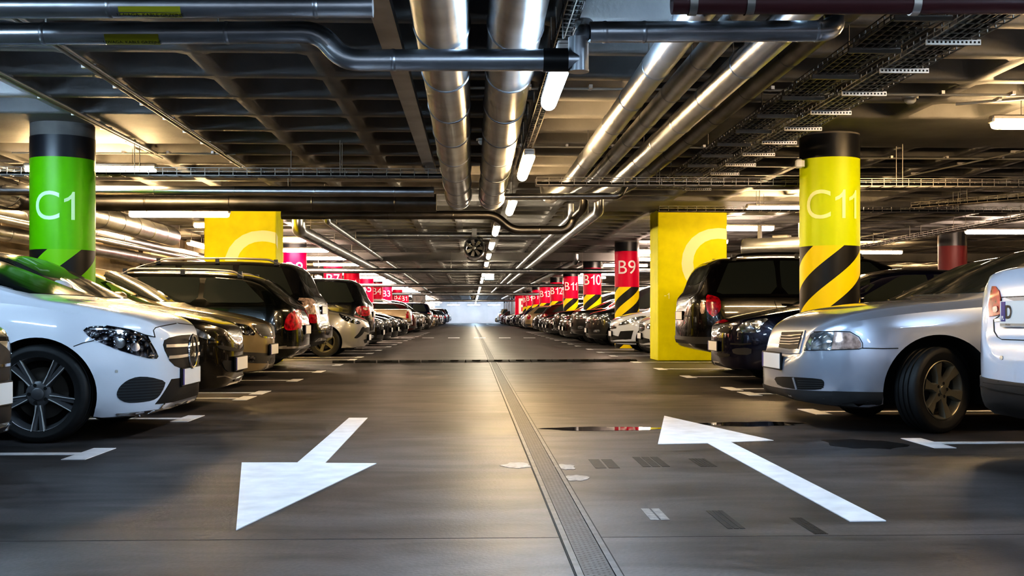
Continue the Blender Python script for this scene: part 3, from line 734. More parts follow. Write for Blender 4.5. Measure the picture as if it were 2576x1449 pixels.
# ------------------------------------------------------------------ lamps
COL = {'cool': (.58, .79, 1.), 'neutral': (1., .87, .66), 'warm': (1., .71, .38), 'pink': (1., .78, .62)}
PW = 62.
def lamp_proto(kind, st=1.):
    root = thing('tube_lamp', 'x', 'lamp'); L = 1.56
    mb = MB(); mb.box((0, 0, .035), (L+.02, .10, .05), M['bracket'], bev=.012)
    for s in (-1, 1): mb.box((s*(L/2), 0, .012), (.03, .105, .05), M['bracket'], bev=.008)
    mb.build('housing', root)
    mb = MB(); xs = [-L/2, -L/2+.01, -L/2+.04, L/2-.04, L/2-.01, L/2]; rr = [.028, .045, .054, .054, .045, .028]
    mb.tube([(x, 0, -.018) for x in xs], rr, emit(f'lamp_{kind}', COL[kind], PW*st), 16); mb.build('diffuser', root)
    mb = MB()
    for s in (-1, 1): mb = MB(); mb.tube([(s*.5, 0, .05), (s*.5, 0, .5)], .004, M['wire'], 6); mb.build('hanger', root)
    return root
protos = {k: lamp_proto(k, {'cool': 1.15, 'neutral': 1., 'warm': 1.35, 'pink': 1.05}[k]) for k in COL}
usedp = set()
def put_lamp(kind, x, y, z, rz, label, group):
    if kind not in usedp: o = protos[kind]; usedp.add(kind)
    else: o = copy_tree(protos[kind])
    o.location = (x, y, z); o.rotation_euler = (0, 0, rz)
    tag(o, label, 'lamp', group)
    for h in o.children:
        if h.name.startswith('hanger'): h.scale = (1, 1, max(.1, (ZC-z)/.5))
ORD = ['nearest', 'second', 'third', 'fourth', 'fifth', 'sixth', 'seventh', 'eighth', 'ninth', 'tenth', 'eleventh', 'twelfth', 'thirteenth', 'fourteenth', 'fifteenth', 'sixteenth', 'seventeenth', 'eighteenth', 'nineteenth', 'twentieth']
def lamp_label(i, where): return f'glowing tube lamp {where}, {ORD[i]} in line from the camera' if i < 12 else f'small far tube lamp {where}, deep in the hall'
k = 0
for i in range(-2, 33):  # the row continues unseen behind the camera, added to light the foreground
    y = 7.2+4.15*i; x = (.54 if i < 3 else .42)-.0005*y
    if i < 0: lb = f'unseen tube lamp added over the aisle behind the viewpoint, {"first" if i == -1 else "second"} back'
    else: lb = lamp_label(i, 'along the aisle ceiling')
    put_lamp('cool' if i < 1 else 'warm' if i < 3 else 'neutral' if i < 24 else 'cool', x, y, 2.36, PI/2, lb, 'tube lamps along the aisle')
for i in range(-2, 33):  # first lamps of both rows are unseen, added for light on the foreground
    y = 9.75+4.15*i
    if i != 20: put_lamp('cool' if i < 1 else 'warm' if i < 4 else 'pink', -5.25 if i == 0 else -4.62, y, 2.64 if i != 2 else 2.48, 0, lamp_label(i+1, 'over the left bays') if i > -2 else 'unseen tube lamp added over the left bays behind the viewpoint', 'tube lamps over the left bays')
    yr = 10.4+4.15*i
    if i != 1: put_lamp('cool' if i < -1 else 'warm' if i < 3 else 'pink', 5.35 if i else 5.62, yr, 2.66, 0, lamp_label(i+1, 'over the right bays') if i > -2 else 'unseen tube lamp added over the right bays behind the viewpoint', 'tube lamps over the right bays')
j = 0
for i in range(0, 14):
    y = 16+7.6*i
    put_lamp('pink' if i % 2 else 'warm', 11.2, y, 2.66, 0, lamp_label(i, 'over the second aisle far right'), 'tube lamps over the second aisle')
for i in range(0, 8):
    y = 19.5+8.3*i
    put_lamp('warm', 17.6, y, 2.66, 0, lamp_label(i, 'in the outermost right bays'), 'tube lamps in the far right bays')
for i in range(0, 5):  # a single tube hangs here; the others are added to brighten the wall
    put_lamp('cool', -5+2.6*i, 145.5, 2.4, 0, lamp_label(i, 'added crosswise to brighten the far wall'), 'tube lamps added to wash the far wall')
for i in range(0, 7):
    put_lamp('warm', -6.75, 17+5.5*i, 2.62, PI/2, lamp_label(i, 'lengthwise along the left wall'), 'tube lamps along the left wall')
S.world = bpy.data.worlds.new('world'); S.world.use_nodes = True
bgn = S.world.node_tree.nodes['Background']; bgn.inputs[0].default_value = (.82, .88, 1., 1); bgn.inputs[1].default_value = .55
S.view_settings.view_transform = 'Standard'; S.view_settings.look = 'High Contrast'; S.view_settings.exposure = .62; S.view_settings.gamma = 1.
cy = S.cycles
cy.max_bounces = 4; cy.diffuse_bounces = 3; cy.glossy_bounces = 3; cy.transmission_bounces = 2; cy.transparent_max_bounces = 4
cy.sample_clamp_indirect = 6.; cy.sample_clamp_direct = 0; cy.use_adaptive_sampling = True; cy.adaptive_threshold = .09; cy.adaptive_min_samples = 16; cy.caustics_reflective = False; cy.caustics_refractive = False
cy.use_denoising = True
# ------------------------------------------------------------------ pipes, ducts and trays
def pipe(name, label, cat, pts, r, m, fillet=0., seams=(), n=16, group=None, extra=None, arc=6):
    root = tag(None or bpy.data.objects.new(name, None), label, cat, group); C.objects.link(root); root.location = pts[0]
    o = Vector(pts[0]); loc = [Vector(p)-o for p in pts]
    mb = MB(); mb.tube(loc, r, m, n, fillet, arc=arc)
    mb.build('casing', root)
    if seams:
        for i, t in seams:
            mb = MB()
            a, b = loc[i], loc[i+1]; p = a+(b-a)*t; dr = (b-a).normalized()
            mb.tube([p-dr*.012, p-dr*.004, p+dr*.004, p+dr*.012], [r*1.01, r*1.05, r*1.05, r*1.01], m, n); mb.build('joint_ring', root)
    for i in range(len(loc)-1):
        a, b = loc[i], loc[i+1]; d = b-a
        if d.length < 1.8 or abs(d.z) > .3*d.length: continue
        k = max(2, int(d.length/4))
        for q in range(k):
            p = a+d*((q+.4)/k); mb = MB(); top = ZC-pts[0][2]+.0
            if top-p.z-r < .03 or (o+p).y < 3: continue
            mb.tube([p+Vector((0, 0, r*.9)), Vector((p.x, p.y, top))], .005, M['wire'], 6); mb.build('hanger_rod', root)
    if extra: extra(root, loc)
    return root
PY = 6.2
def pA(px, py, y=PY): return atY(px, py, y)
def sticker(pa, pb, txt_h):
    def f(root, loc):
        o = root.location; a, b = pa-o, pb-o; r = txt_h; mb = MB()
        vs = []; n = 7
        for k in range(n):
            t = -.3-k/(n-1)*1.35  # wraps the side and underside facing the aisle
            for q in (a, b): vs.append(Vector((q.x, q.y-(r+.0015)*math.cos(t), q.z+(r+.0015)*math.sin(t))))
        mb.add(vs, [(2*k, 2*k+1, 2*k+3, 2*k+2) for k in range(n-1)], M['label'])
        tv, tf = text_geo('UWAGA: KABLE GRZEJNE', (b-a).length/10.6); c = (a+b)/2; P = []
        for v in tv:
            t = -1.12+v.y/r; P.append(Vector((c.x+v.x, c.y-(r+.003)*math.cos(t), c.z+(r+.003)*math.sin(t))))
        mb.add(P, tf, M['plate_ink']); mb.build('warning_sticker', root)
    return f
a = pA(-60, 17, 5.7); b = pA(938, 15, 5.7)
pipe('hanging_pipe', 'steel clad pipe with yellow warning sticker, topmost crossing at the left', 'pipe', [a, b], .058, M['steel'], seams=[(0, .336), (0, .855)], extra=sticker(pA(305, 15, 5.7), pA(460, 15, 5.7), .058))
q = [pA(-60, 86), pA(806, 81), pA(862, 152), pA(1372, 151)]
for v in q: v.y = PY
pipe('hanging_pipe', 'steel clad pipe that steps down through a bend toward the black sleeve', 'pipe', q, .060, M['steel'], .10, seams=[(0, .197), (0, .727), (2, .25)], extra=sticker(pA(270, 84), pA(405, 84), .060))
a = pA(1366, 151); b = pA(1428, 151)
mb = MB(); o = a; mb.tube([(0, 0, 0), (b-a)], .065, M['black'], 16); s_ = mb.build('pipe_sleeve'); s_.location = a; tag(s_, 'black rubber sleeve joining the crossing pipe to the tee', 'sleeve')
q = [pA(1425, 151), pA(1462, 151)]
root = thing('pipe_tee', 'short capped steel pipe tee hanging beside the nearest aisle lamp', 'pipe', tuple(pA(1455, 130)))
o = root.location
mb = MB(); mb.tube([pA(1424, 151)-o, pA(1455, 151)-o], .058, M['steel'], 16); mb.build('side_branch', root)
mb = MB(); mb.tube([pA(1455, 178)-o, pA(1455, 95)-o], .056, M['steel'], 20); mb.tube([pA(1455, 181)-o, pA(1455, 176)-o], .059, M['steel'], 20); mb.build('dead_leg', root)
mb = MB(); up = pA(1500, 5)-o; up.y += .5; mb.tube([pA(1457, 108)-o, pA(1470, 80)-o, up, up+Vector((.0, .3, .08))], .045, M['steel'], 16, .06); mb.build('riser', root)
q = [pA(1484, 81), pA(2098, 78)]; q.append(q[1]+Vector((.10, .30, .34)))
pipe('hanging_pipe', 'steel clad pipe crossing from the tee to an elbow at the right', 'pipe', q, .058, M['steel'], .09, seams=[(0, .06), (0, .22), (0, .93)])
q = [atY(1690, 8, 5.6), atY(2700, 8, 5.6)]
def hangers(root, loc):
    a, b = loc[0], loc[1]; mb = MB()
    for t in (.05, .19, .60):
        p = a+(b-a)*t; mb.tube([p-Vector((.02, 0, 0)), p+Vector((.02, 0, 0))], .062, M['bracket'], 16); mb.box(p+Vector((0, 0, .2)), (.035, .006, .36), M['bracket']); mb.build('hanger_strap', root)
pipe('drain_pipe', 'maroon plastic drain pipe with strap hangers, top right crossing', 'pipe', q, .055, M['maroon'], extra=hangers)
mb = MB()
# the two big ducts above the aisle
for X, lb in ((-.185, 'large round steel duct over the aisle, left one of the pair'), (.262, 'large round steel duct over the aisle, right one beside the lamps')):
    y1 = 15.1; pts = [(X, -3., 2.74), (X, 5.5, 2.64), (X, y1, 2.45), (X, y1+.42, 2.46), (X, y1+.5, 2.70)]
    pipe('hanging_duct', lb, 'duct', pts, .168, M['steel'], .22, seams=[(1, t) for t in (.02, .14, .26, .38, .5, .62, .74, .86, .96)]+[(2, .1)], n=28)
def chan(name, label, cat, a, b, w, h, m, group=None):
    a, b = Vector(a), Vector(b); d = (b-a); L = d.length; root = thing(name, label, cat, tuple(a), math.atan2(d.y, d.x), group)
    mb = MB(); mb.box((L/2, 0, .004), (L, w, .006), m)
    for s in (-1, 1): mb.box((L/2, s*w/2, h/2), (L, .008, h), m)
    o = mb.build('channel', root); return root
chan('cable_channel', 'flat steel cable channel beside the left big duct', 'cable tray', (-.53, 3.5, 2.58), (-.50, 14.3, 2.58), .125, .06, M['steel'])
# the long lagged pipes right of the lamps
for X, z, r, m, y1, lb in ((1.285, 2.58, .100, M['foil'], 14.9, 'bright foil wrapped pipe running along the aisle, first right of the lamps'), (1.60, 2.63, .082, M['steel'], 14.9, 'steel pipe along the aisle, second right of the lamps'), (1.90, 2.60, .105, M['foil'], 14.9, 'pale foil wrapped pipe along the aisle, third right of the lamps'), (2.22, 2.66, .085, M['steel_dark'], 14.9, 'dark steel pipe along the aisle, fourth right of the lamps')):
    pipe('hanging_pipe', lb, 'pipe', [(X, -2., z), (X-.02, y1, z), (X-.20, y1+1.2, z-.04), (X-.22, y1+1.35, 2.74)], r, m, .25, seams=[(0, .3+.07*k) for k in range(10)], n=18)
# crossing pipes behind
def xpipe(px0, px1, py, Y, r, m, lb, nm='hanging_pipe', seams=True, dz=0.):
    a, b = atY(px0, py, Y), atY(px1, py, Y); b.z = a.z
    return pipe(nm, lb, 'pipe' if 'duct' not in nm else 'duct', [a, b], r, m, seams=[(0, (k+.5)/6) for k in range(6)] if seams else ())
xpipe(-120, 1092, 478, 14.0, .062, M['steel'], 'thin bright steel pipe crossing behind the C1 pillar')
xpipe(-160, 1098, 506, 15.9, .125, M['steel_dark'], 'wide dull duct crossing behind the thin bright pipe', 'hanging_duct')
xpipe(-40, 530, 522, 19.4, .06, M['steel_dark'], 'dull pipe crossing low in front of the left yellow pier')
a = [atY(708, 541, 17.5), atY(1246, 541, 17.5), atY(1288, 579, 17.5), atY(1428, 579, 17.5), atY(1446, 545, 17.5)]
a.append(a[-1]+Vector((.10, -.45, .10))); a.append(a[-1]+Vector((.0, -.05, .22)))
pipe('hanging_pipe', 'steel pipe crossing the aisle with a dip under the lamps', 'pipe', a, .066, M['steel_dark'], .14, seams=[(0, .2), (0, .5), (0, .8), (2, .5)])
a = [atY(1270, 495, 14.5), atY(1558, 493, 14.5)]; a.append(a[-1]+Vector((.12, .1, .2)))
pipe('hanging_pipe', 'steel pipe crossing right from the duct ends to a black joint', 'pipe', a, .042, M['steel'], .06, seams=[(0, .4)])
for (X, z, r, y0, y1, lb) in ((-6.3, 2.52, .19, 9., 24, 'large pale duct along the left wall near the C1 pillar'), (-6.95, 2.38, .09, 8., 60, 'slim pipe along the left wall, under the duct'), (-7.2, 2.12, .12, 8., 60, 'lower thick pipe along the left wall'), (-5.75, 2.66, .07, 9., 20, 'slim pipe beside the pale duct at the left wall'), (-6.55, 2.2, .05, 8., 44, 'thin pipe hung between the left wall pipes')):
    pipe('wall_pipe', lb, 'pipe', [(X, y0, z), (X, y1, z)], r, M['foil'] if r > .15 else M['steel'], seams=[(0, k/16) for k in range(1, 16)])
for (X, z, r, y0, y1, lb) in ((2.02, 2.52, .08, 18, 62, 'long steel pipe above the right row edge deeper in the hall'), (1.75, 2.62, .06, 20, 92, 'second long pipe above the right row edge deeper in the hall'), (-3.35, 2.52, .13, 22, 60, 'long duct above the left row deeper in the hall'), (-2.8, 2.68, .06, 22, 90, 'long thin pipe above the left row deeper in the hall'), (3.3, 2.6, .1, 36, 110, 'long duct above the right row far down the hall')):
    pipe('hanging_pipe', lb, 'pipe', [(X, y0, 2.84), (X, y0, z), (X-.005*(y1-y0), y1, z)], r, M['steel'], .16, seams=[(1, k/14) for k in range(1, 14)])
for (Y, z, r, x0, x1, lb) in ((26.5, 2.74, .08, -2.7, 1.6, 'bright pipe crossing above the jet fan'), (35.3, 2.27, .08, -6.4, 10, 'pipe crossing at the first dark beam'), (51.5, 2.27, .08, -6.4, 9, 'pipe crossing the hall midway down'), (70.6, 2.26, .09, -6.4, 9, 'pipe crossing at the second dark beam'), (100, 2.27, .09, -6.4, 9, 'pipe crossing the hall near its far end')):
    pipe('hanging_pipe', lb, 'pipe', [(x0, Y, z), (x1, Y, z)], r, M['steel'], seams=[(0, k/6) for k in range(1, 6)])
# conduits on clips
def conduit(lb, a, b, r=.012, n=12, two=False):
    a, b = Vector(a), Vector(b); root = thing('cable_conduit', lb, 'conduit', tuple(a)); mb = MB(); d = b-a; sd = d.normalized().cross(Vector((0, 0, 1)))
    mb.tube([Vector((0, 0, 0)), d], r, M['conduit'], 8)
    if two: mb.tube([sd*.05, d+sd*.05], r, M['conduit'], 8)
    mb.build('tube', root)
    for k in range(n): mb = MB(); mb.box(d*((k+.5)/n)+Vector((0, 0, .012)), (.03 if abs(d.x) > abs(d.y) else .12, .12 if abs(d.x) > abs(d.y) else .03, .03), M['bracket']); mb.build('clip', root)
    return root
conduit('pair of grey conduits along the ceiling ribs left of the aisle', (-3.06, 4, 2.838), (-3.08, 15.2, 2.838), .016, 14, True)
conduit('grey conduit running above the C1 pillar toward the wall lamps', (-3.92, 4, 2.838), (-3.90, 14.4, 2.838), .016, 12, True)
conduit('white conduit crossing the ceiling from the left channel to the foil pipe', (-.3, 9.9, 2.838), (2.9, 9.9, 2.838), .012, 6)
conduit('white conduit crossing the ceiling behind the second aisle lamp', (.3, 13.3, 2.838), (3.0, 13.3, 2.838), .012, 5)
conduit('white conduit crossing the right ceiling past the smoke detector', (2.6, 10.05, 2.838), (8.4, 10.05, 2.838), .013, 9)
conduit('long white conduit crossing the right ceiling behind the C11 pillar', (4.2, 14.1, 2.836), (12, 14.1, 2.836), .013, 11)
conduit('slanting conduit dropping to the right bay lamps', (6.9, 12, 2.836), (5.6, 18, 2.8), .013, 6)
conduit('conduit across the left bays behind the C1 pillar', (-5.6, 14.0, 2.836), (-2.9, 14.0, 2.836), .011, 5)
conduit('conduit above the nearest right bay lamp', (4.5, 10.4, 2.82), (6.4, 9.4, 2.836), .014, 3)
# wire mesh trays
def wire_tray(lb, a, b, w, h, pitch=.1, longs=4, m=None, brackets=None, bm_='bracket', hang=True, nm='wire_cable_tray', r=.0035):
    a, b = Vector(a), Vector(b); d = b-a; L = d.length; root = thing(nm, lb, 'cable tray', tuple(a), math.atan2(d.y, d.x)); m = m or M['wire']
    mb = MB()
    for k in range(longs+1):
        y = -w/2+w*k/longs; mb.box((L/2, y, 0), (L, r*2, r*2), m)
    for s in (-1, 1):
        for z in (h*.5, h): mb.box((L/2, s*w/2, z), (L, r*2, r*2), m)
    n = int(L/pitch)
    for k in range(n+1):
        x = L*k/n; mb.box((x, 0, 0), (r*2, w, r*2), m)
        for s in (-1, 1): mb.box((x, s*w/2, h/2), (r*2, r*2, h), m)
    mb.build('wire_basket', root)
    for k, (oy, rr) in enumerate(((-.3, .014), (-.1, .010), (.05, .016), (.28, .012))): mb = MB(); mb.tube([(0, oy*w, .02), (L*.5, (oy+.05)*w, .024), (L, oy*w, .02)], rr, M['blackmatt'], 6); mb.build('cable', root)
    if brackets:
        for x in brackets:
            mb = MB(); bw = w+.06; mb.box((x, 0, -.018), (.022, bw, .034), M[bm_])
            for q in range(13 if bm_ == 'bracket' else 0): mb.box((x-.0115, -bw/2+bw*(q+.5)/13, -.018), (.004, .011, .012), M['hole']); mb.box((x+.0115, -bw/2+bw*(q+.5)/13, -.018), (.004, .011, .012), M['hole'])
            mb.build('support_bracket', root)
    if hang:
        mb = MB()
        for k in range(max(2, int(L/2.2))):
            x = L*(k+.5)/max(2, int(L/2.2))
            for s in (-1, 1): mb = MB(); mb.tube([(x, s*w/2, 0), (x, s*w/2, ZC-a.z)], .005, M['wire'], 6); mb.build('hanger_rod', root)
    return root
wire_tray('dark mesh cable tray along the right ceiling, left one of two', (2.62, 4., 2.60), (2.66, 15.4, 2.60), .28, .06, .11, 5, brackets=[.9+.81*k for k in range(12)], bm_='wire')
wire_tray('mesh cable tray along the right ceiling on perforated brackets, right one of two', (2.97, 4., 2.56), (3.02, 15.4, 2.56), .28, .06, .11, 5, brackets=[.5+.81*k for k in range(14)])
wire_tray('mesh cable tray crossing on the left in front of the C1 pillar lamp', (-7.4, 13.25, 2.47), (-.35, 13.25, 2.47), .2, .085, .16, 3)
wire_tray('mesh cable tray crossing on the right behind the foil pipes', (.75, 13.3, 2.385), (9.4, 13.3, 2.385), .2, .085, .145, 3)
wire_tray('mesh cable tray crossing in front of the right yellow pier', (3.0, 18.2, 2.54), (9.5, 18.2, 2.54), .2, .08, .15, 3)
wire_tray('narrow mesh cable tray over the aisle lamps', (.60, 3.5, 2.66), (.60, 14., 2.66), .1, .06, .1, 2)
wire_tray('mesh cable tray slanting away over the second aisle', (7.0, 17.7, 2.56), (9.0, 15.1, 2.56), .2, .08, .15, 3)
wire_tray('mesh cable tray along the second aisle ceiling at the far right', (9.9, 10, 2.6), (9.9, 40, 2.6), .25, .08, .25, 3)
# lamps' cables and small ceiling gear
def dome(lb, x, y, z):
    root = thing('smoke_detector', lb, 'detector', (x, y, z)); mb = MB(); mb.lathe([(.001, -.05), (.03, -.048), (.05, -.03), (.055, -.012), (.055, 0)], M['plate'], 20); mb.build('head', root, fix=True)
    mb = MB(); mb.lathe([(.07, -.008), (.075, 0), (.075, .02), (.001, .02)], M['conduit'], 20); mb.build('base_plate', root, fix=True)
dome('white smoke detector on the right ceiling beside the conduit', 4.05, 10.35, 2.86)
dome('white smoke detector near the second aisle lamp', .12, 13.0, 2.86)
root = thing('wall_sounder', 'small cream sounder box fixed to the side of the C11 pillar', 'alarm', tuple(atD(2010, 412, 12.6)))
mb = MB(); mb.box((0, 0, 0), (.07, .09, .10), M['plate'], bev=.015); mb.build('casing', root); mb = MB(); mb.box((.04, 0, 0), (.03, .06, .07), M['conduit']); mb.build('back_plate', root)
def jet_fan(lb, p, r, L, rz):
    root = thing('jet_fan', lb, 'fan', tuple(p), rz); mb = MB()
    mb.lathe([(r*.86, -L/2+.05), (r*.97, -L/2), (r*1.06, -L/2+.02), (r*1.06, -L/2+.10), (r, -L/2+.14), (r, L/2-.14), (r*1.06, L/2-.1), (r*1.06, L/2-.02), (r*.97, L/2), (r*.86, L/2-.05)], M['steel'], 36, 'Y', closed=True); mb.build('casing', root, fix=True)
    mb = MB(); mb.lathe([(.001, -L/2+.08), (r*.18, -L/2+.09), (r*.26, -L/2+.14), (r*.26, -L/2+.3), (.001, -L/2+.3)], M['steel_dark'], 20, 'Y'); mb.build('hub', root, fix=True)
    for k in range(7):
        a = 2*PI*k/7; mb = MB(); vs = []
        for q, tw, c in ((.24, .9, .2), (.55, .65, .24), (.86, .45, .26)):
            for s in (-1, 1):
                lx = s*r*c*math.cos(tw)*.8; ly = s*r*c*math.sin(tw)*.8
                vs.append(Vector((r*q*math.cos(a)-lx*math.sin(a), -L/2+.18+ly, r*q*math.sin(a)+lx*math.cos(a))))
        mb.add(vs, [(0, 1, 3, 2), (2, 3, 5, 4)], M['bracket']); mb.build('blade', root)
    mb = MB(); mb.lathe([(r*.84, L/2-.3), (.001, L/2-.3)], M['blackmatt'], 24, 'Y'); mb.build('back_guard', root)
    mb = MB()
    for s in (-1, 1): mb.box((0, s*L*.28, r+.10), (.5*r, .05, .26), M['steel_dark'])
    mb.box((r*.5, 0, r*.9), (.16, .3, .14), M['steel_dark'], bev=.02); mb.build('mounting', root)
jet_fan('round steel jet fan with visible blades hanging over the aisle', atD(1193, 628, 26.), .22, 1.5, .0)
jet_fan('dark mouthed jet fan lying crosswise, left of the C11 pillar', atD(1962, 622, 19.5), .17, 1.3, .95)
jet_fan('small far jet fan over the aisle near the far wall', Vector((.1, 88, 2.45)), .24, 1.5, 0)
root = thing('exit_sign', 'pale blue lit sign box hanging over the aisle far down', 'sign', tuple(atD(1231, 697, 36.)))
mb = MB(); mb.box((0, 0, 0), (.30, .05, .18), emit('sign_face', (.55, .9, 1.), 1.1), bev=.01); mb.build('lit_face', root)
mb = MB(); mb.box((0, .0, .10), (.31, .07, .03), M['conduit']); mb.tube([(0, 0, .1), (0, 0, .75)], .01, M['wire'], 6); mb.build('hanger', root)
# ------------------------------------------------------------------ on the floor
def flat(name, lb, cat, polys, m, z=.004, group=None):
    mb = MB(); c = None
    for P in polys:
        P = [Vector((p[0], p[1], 0)) for p in P]
        if c is None: c = sum(P, Vector())/len(P)
        mb.prism([(p.x-c.x, p.y-c.y) for p in P], 0, z, m)
    o = mb.build(name); o.location = (c.x, c.y, .0005); return tag(o, lb, cat, group)
def fl(px): return [atZ(x, y) for x, y in px]
flat('lane_arrow', 'white painted arrow pointing toward the camera, left lane', 'road marking', [fl([(878, 1052), (925, 1052), (818, 1166), (947, 1167), (594, 1335), (608, 1165), (748, 1165)])], M['white_line'])
flat('lane_arrow', 'white painted arrow pointing away from the camera, right lane', 'road marking', [fl([(1671, 1047), (1946, 1109), (1838, 1113), (2229, 1312), (2138, 1313), (1780, 1116), (1655, 1118)])], M['white_line'])
def bay(x, y, sg, side, i):
    # a line across the bay ending in a short bar along the aisle
    flat('bay_marking', f'white bay line with T end on the {side}, {ORD[i]} from the camera' if i < 20 else f'far white bay line with T end on the {side}', 'road marking',
         [[(x, y-.29), (x+sg*.14, y-.29), (x+sg*.14, y-.055), (x+sg*4.7, y-.055), (x+sg*4.7, y+.055), (x+sg*.14, y+.055), (x+sg*.14, y+.29), (x, y+.29)]], M['white_line'], group=f'bay lines on the {side}')
ly = [7.02, 9.42, 11.75, 12.6, 15.05, 17.4, 19.8, 22.2]; ry = [7.42, 9.9, 12.25, 13.1, 15.75, 18.1, 20.85]
y = 23.6
while y < 60: ly += [y, y+2.45, y+4.9]; y += 8.15
y = 24.2
while y < 60: ry += [y, y+2.45, y+4.9]; y += 8.15
for i, y in enumerate(ly): bay(-2.27, y, -1, 'left', i)
for i, y in enumerate(ry): bay(2.95, y, 1, 'right', i)
for i, px in enumerate((985, 1022, 1075, 1140, 1205, 1268, 1330)):
    p = atZ(px, 850); flat('crossing_dash', f'short white dash across the aisle beyond the speed bump, {["first", "second", "third", "fourth", "fifth", "sixth", "seventh"][i]} from the left', 'road marking', [[(p.x-.2, p.y-.4), (p.x+.26, p.y-.4), (p.x+.26, p.y+.4), (p.x-.2, p.y+.4)]], M['white_line'], group='dashes across the aisle')
# drain
def grate_mat():
    m = mat('cast_grate', (.12, .12, .13, 1), .55, .1); n, l, b = nodes(m)
    tc = n.new('ShaderNodeTexCoord'); br = n.new('ShaderNodeTexBrick'); br.inputs['Scale'].default_value = 1.; br.inputs['Brick Width'].default_value = .036; br.inputs['Row Height'].default_value = .017; br.inputs['Mortar Size'].default_value = .0042
    br.inputs['Color1'].default_value = (.13, .13, .145, 1); br.inputs['Color2'].default_value = (.075, .075, .085, 1); br.inputs['Mortar'].default_value = (.006, .006, .006, 1)
    l.new(tc.outputs['Object'], br.inputs['Vector']); l.new(br.outputs['Color'], b.inputs['Base Color'])
    bp = n.new('ShaderNodeBump'); bp.inputs['Strength'].default_value = .8; bp.inputs['Distance'].default_value = .004; bp.invert = True
    l.new(br.outputs['Fac'], bp.inputs['Height']); l.new(bp.outputs['Normal'], b.inputs['Normal']); return m
g0, g1 = Vector((.415, 1.5, 0)), Vector((.255, 118, 0)); d = g1-g0
root = thing('drain_channel', 'long slotted floor drain running down the middle of the aisle', 'drain', tuple(g0), math.atan2(d.y, d.x)-PI/2)
mb = MB(); mb.box((0, d.length/2, .001), (.098, d.length, .006), grate_mat()); mb.build('grate', root)
for s in (-1, 1):
    mb = MB(); mb.box((s*.063, d.length/2, .0025), (.022, d.length, .007), mat('drain_rail', (.10, .097, .10, 1), .5, 0., noise=(14, .3, 4)))
    mb.build('side_rail', root)
    mb = MB(); mb.box((s*.077, d.length/2, .001), (.007, d.length, .004), M['gap']); mb.build('edge_gap', root)
# speed bump
a, b = atZ(835, 913), atZ(1600, 909); n = 14; d = (b-a)
root = thing('speed_bump', 'black rubber speed bump strip across the aisle', 'speed bump', tuple(a), math.atan2(d.y, d.x)); mm = [mat('bump_rubber', (.012, .012, .012, 1), .6), mat('bump_rubber_worn', (.06, .05, .04, 1), .5)]
L = d.length
for k in range(n):
    mb = MB(); x0, x1 = L*k/n+.012, L*(k+1)/n-.012; pr = [(-.17, 0.001), (-.12, .028), (-.05, .046), (.05, .046), (.12, .028), (.17, .001)]
    vs = [Vector((x, y, z)) for x in (x0, x1) for y, z in pr]; fs = [(i, i+1, i+7, i+6) for i in range(5)]+[(0, 6, 11, 5)]+[tuple(range(5, -1, -1)), tuple(range(6, 12))]
    mb.add(vs, fs, mm[0]); mb.box(((x0+x1)/2, -.06, .043), ((x1-x0)*.4, .10, .01), mm[1], bev=.003); mb.build('rubber_segment', root, fix=True)
# wet patches and tyre marks
def blob(cx, cy, rx, ry, n=26, seed=0, j=.25):
    rd = random.Random(seed); ph = [rd.uniform(0, 6.28) for _ in range(4)]
    return [(cx+rx*math.cos(t)*(1+j*math.sin(3*t+ph[0])*.5+j*.4*math.sin(5*t+ph[1])), cy+ry*math.sin(t)*(1+j*math.sin(2*t+ph[2])*.5+j*.4*math.sin(7*t+ph[3]))) for t in [2*PI*k/n for k in range(n)]]
M['wet'] = mat('standing_water', (.012, .011, .011, 1), .03, 0, 0, spec=.9)
M['damp'] = mat('damp_floor', (.035, .033, .034, 1), .25)
M['mark'] = mat('tyre_print', (.022, .021, .021, 1), .6, noise=(40, .6, 5))
M['scuff'] = mat('pale_scuff', (.30, .28, .28, 1), .5, noise=(30, .35, 5))
def ground_blob(lb, nm, cat, px, py, wpx, hpx, m, seed, z=.0015, group=None):
    c = atZ(px, py); l = atZ(px-wpx/2, py); r = atZ(px+wpx/2, py); u = atZ(px, py-hpx/2); dn = atZ(px, py+hpx/2)
    return flat(nm, lb, cat, [blob(c.x, c.y, (r-l).length/2, (u-dn).length/2, seed=seed)], m, z, group)
ground_blob('long shiny puddle right of the drain, before the away arrow', 'puddle', 'puddle', 1515, 1079, 310, 9, M['wet'], 1)
ground_blob('dark puddle beyond the head of the away arrow', 'puddle', 'puddle', 1890, 1067, 270, 11, M['wet'], 2)
ground_blob('damp patch beside the bay line near the silver saloon wheel', 'damp_patch', 'puddle', 2170, 1117, 190, 24, M['damp'], 3)
def tread(lb, pxs, bars, m, skew=.0):
    a, b = atZ(*pxs[0]), atZ(*pxs[1]); polys = []; n = bars
    for k in range(n):
        x0 = a.x+(b.x-a.x)*k/n; x1 = a.x+(b.x-a.x)*(k+.82)/n
        polys.append([(x0, b.y), (x1, b.y), (x1, a.y), (x0, a.y)])
    flat('tyre_mark', lb, 'tyre mark', polys, m, .001)
tread('striped dark tyre mark beside the shaft of the away arrow', [(1732, 1154), (1806, 1174)], 5, M['mark'])
tread('broken dark tyre mark between the drain and the striped one', [(1590, 1150), (1690, 1174)], 3, M['mark'])
tread('faint dark tyre mark nearest the drain', [(1480, 1156), (1566, 1178)], 2, M['mark'])
tread('wide dark tyre mark below the away arrow shaft', [(1776, 1285), (1878, 1330)], 3, M['mark'])
tread('striped dark tyre mark below the tail of the away arrow', [(1985, 1303), (2085, 1344)], 6, M['mark'])
tread('pale worn tyre mark right of the drain', [(1612, 1280), (1690, 1308)], 2, M['scuff'])
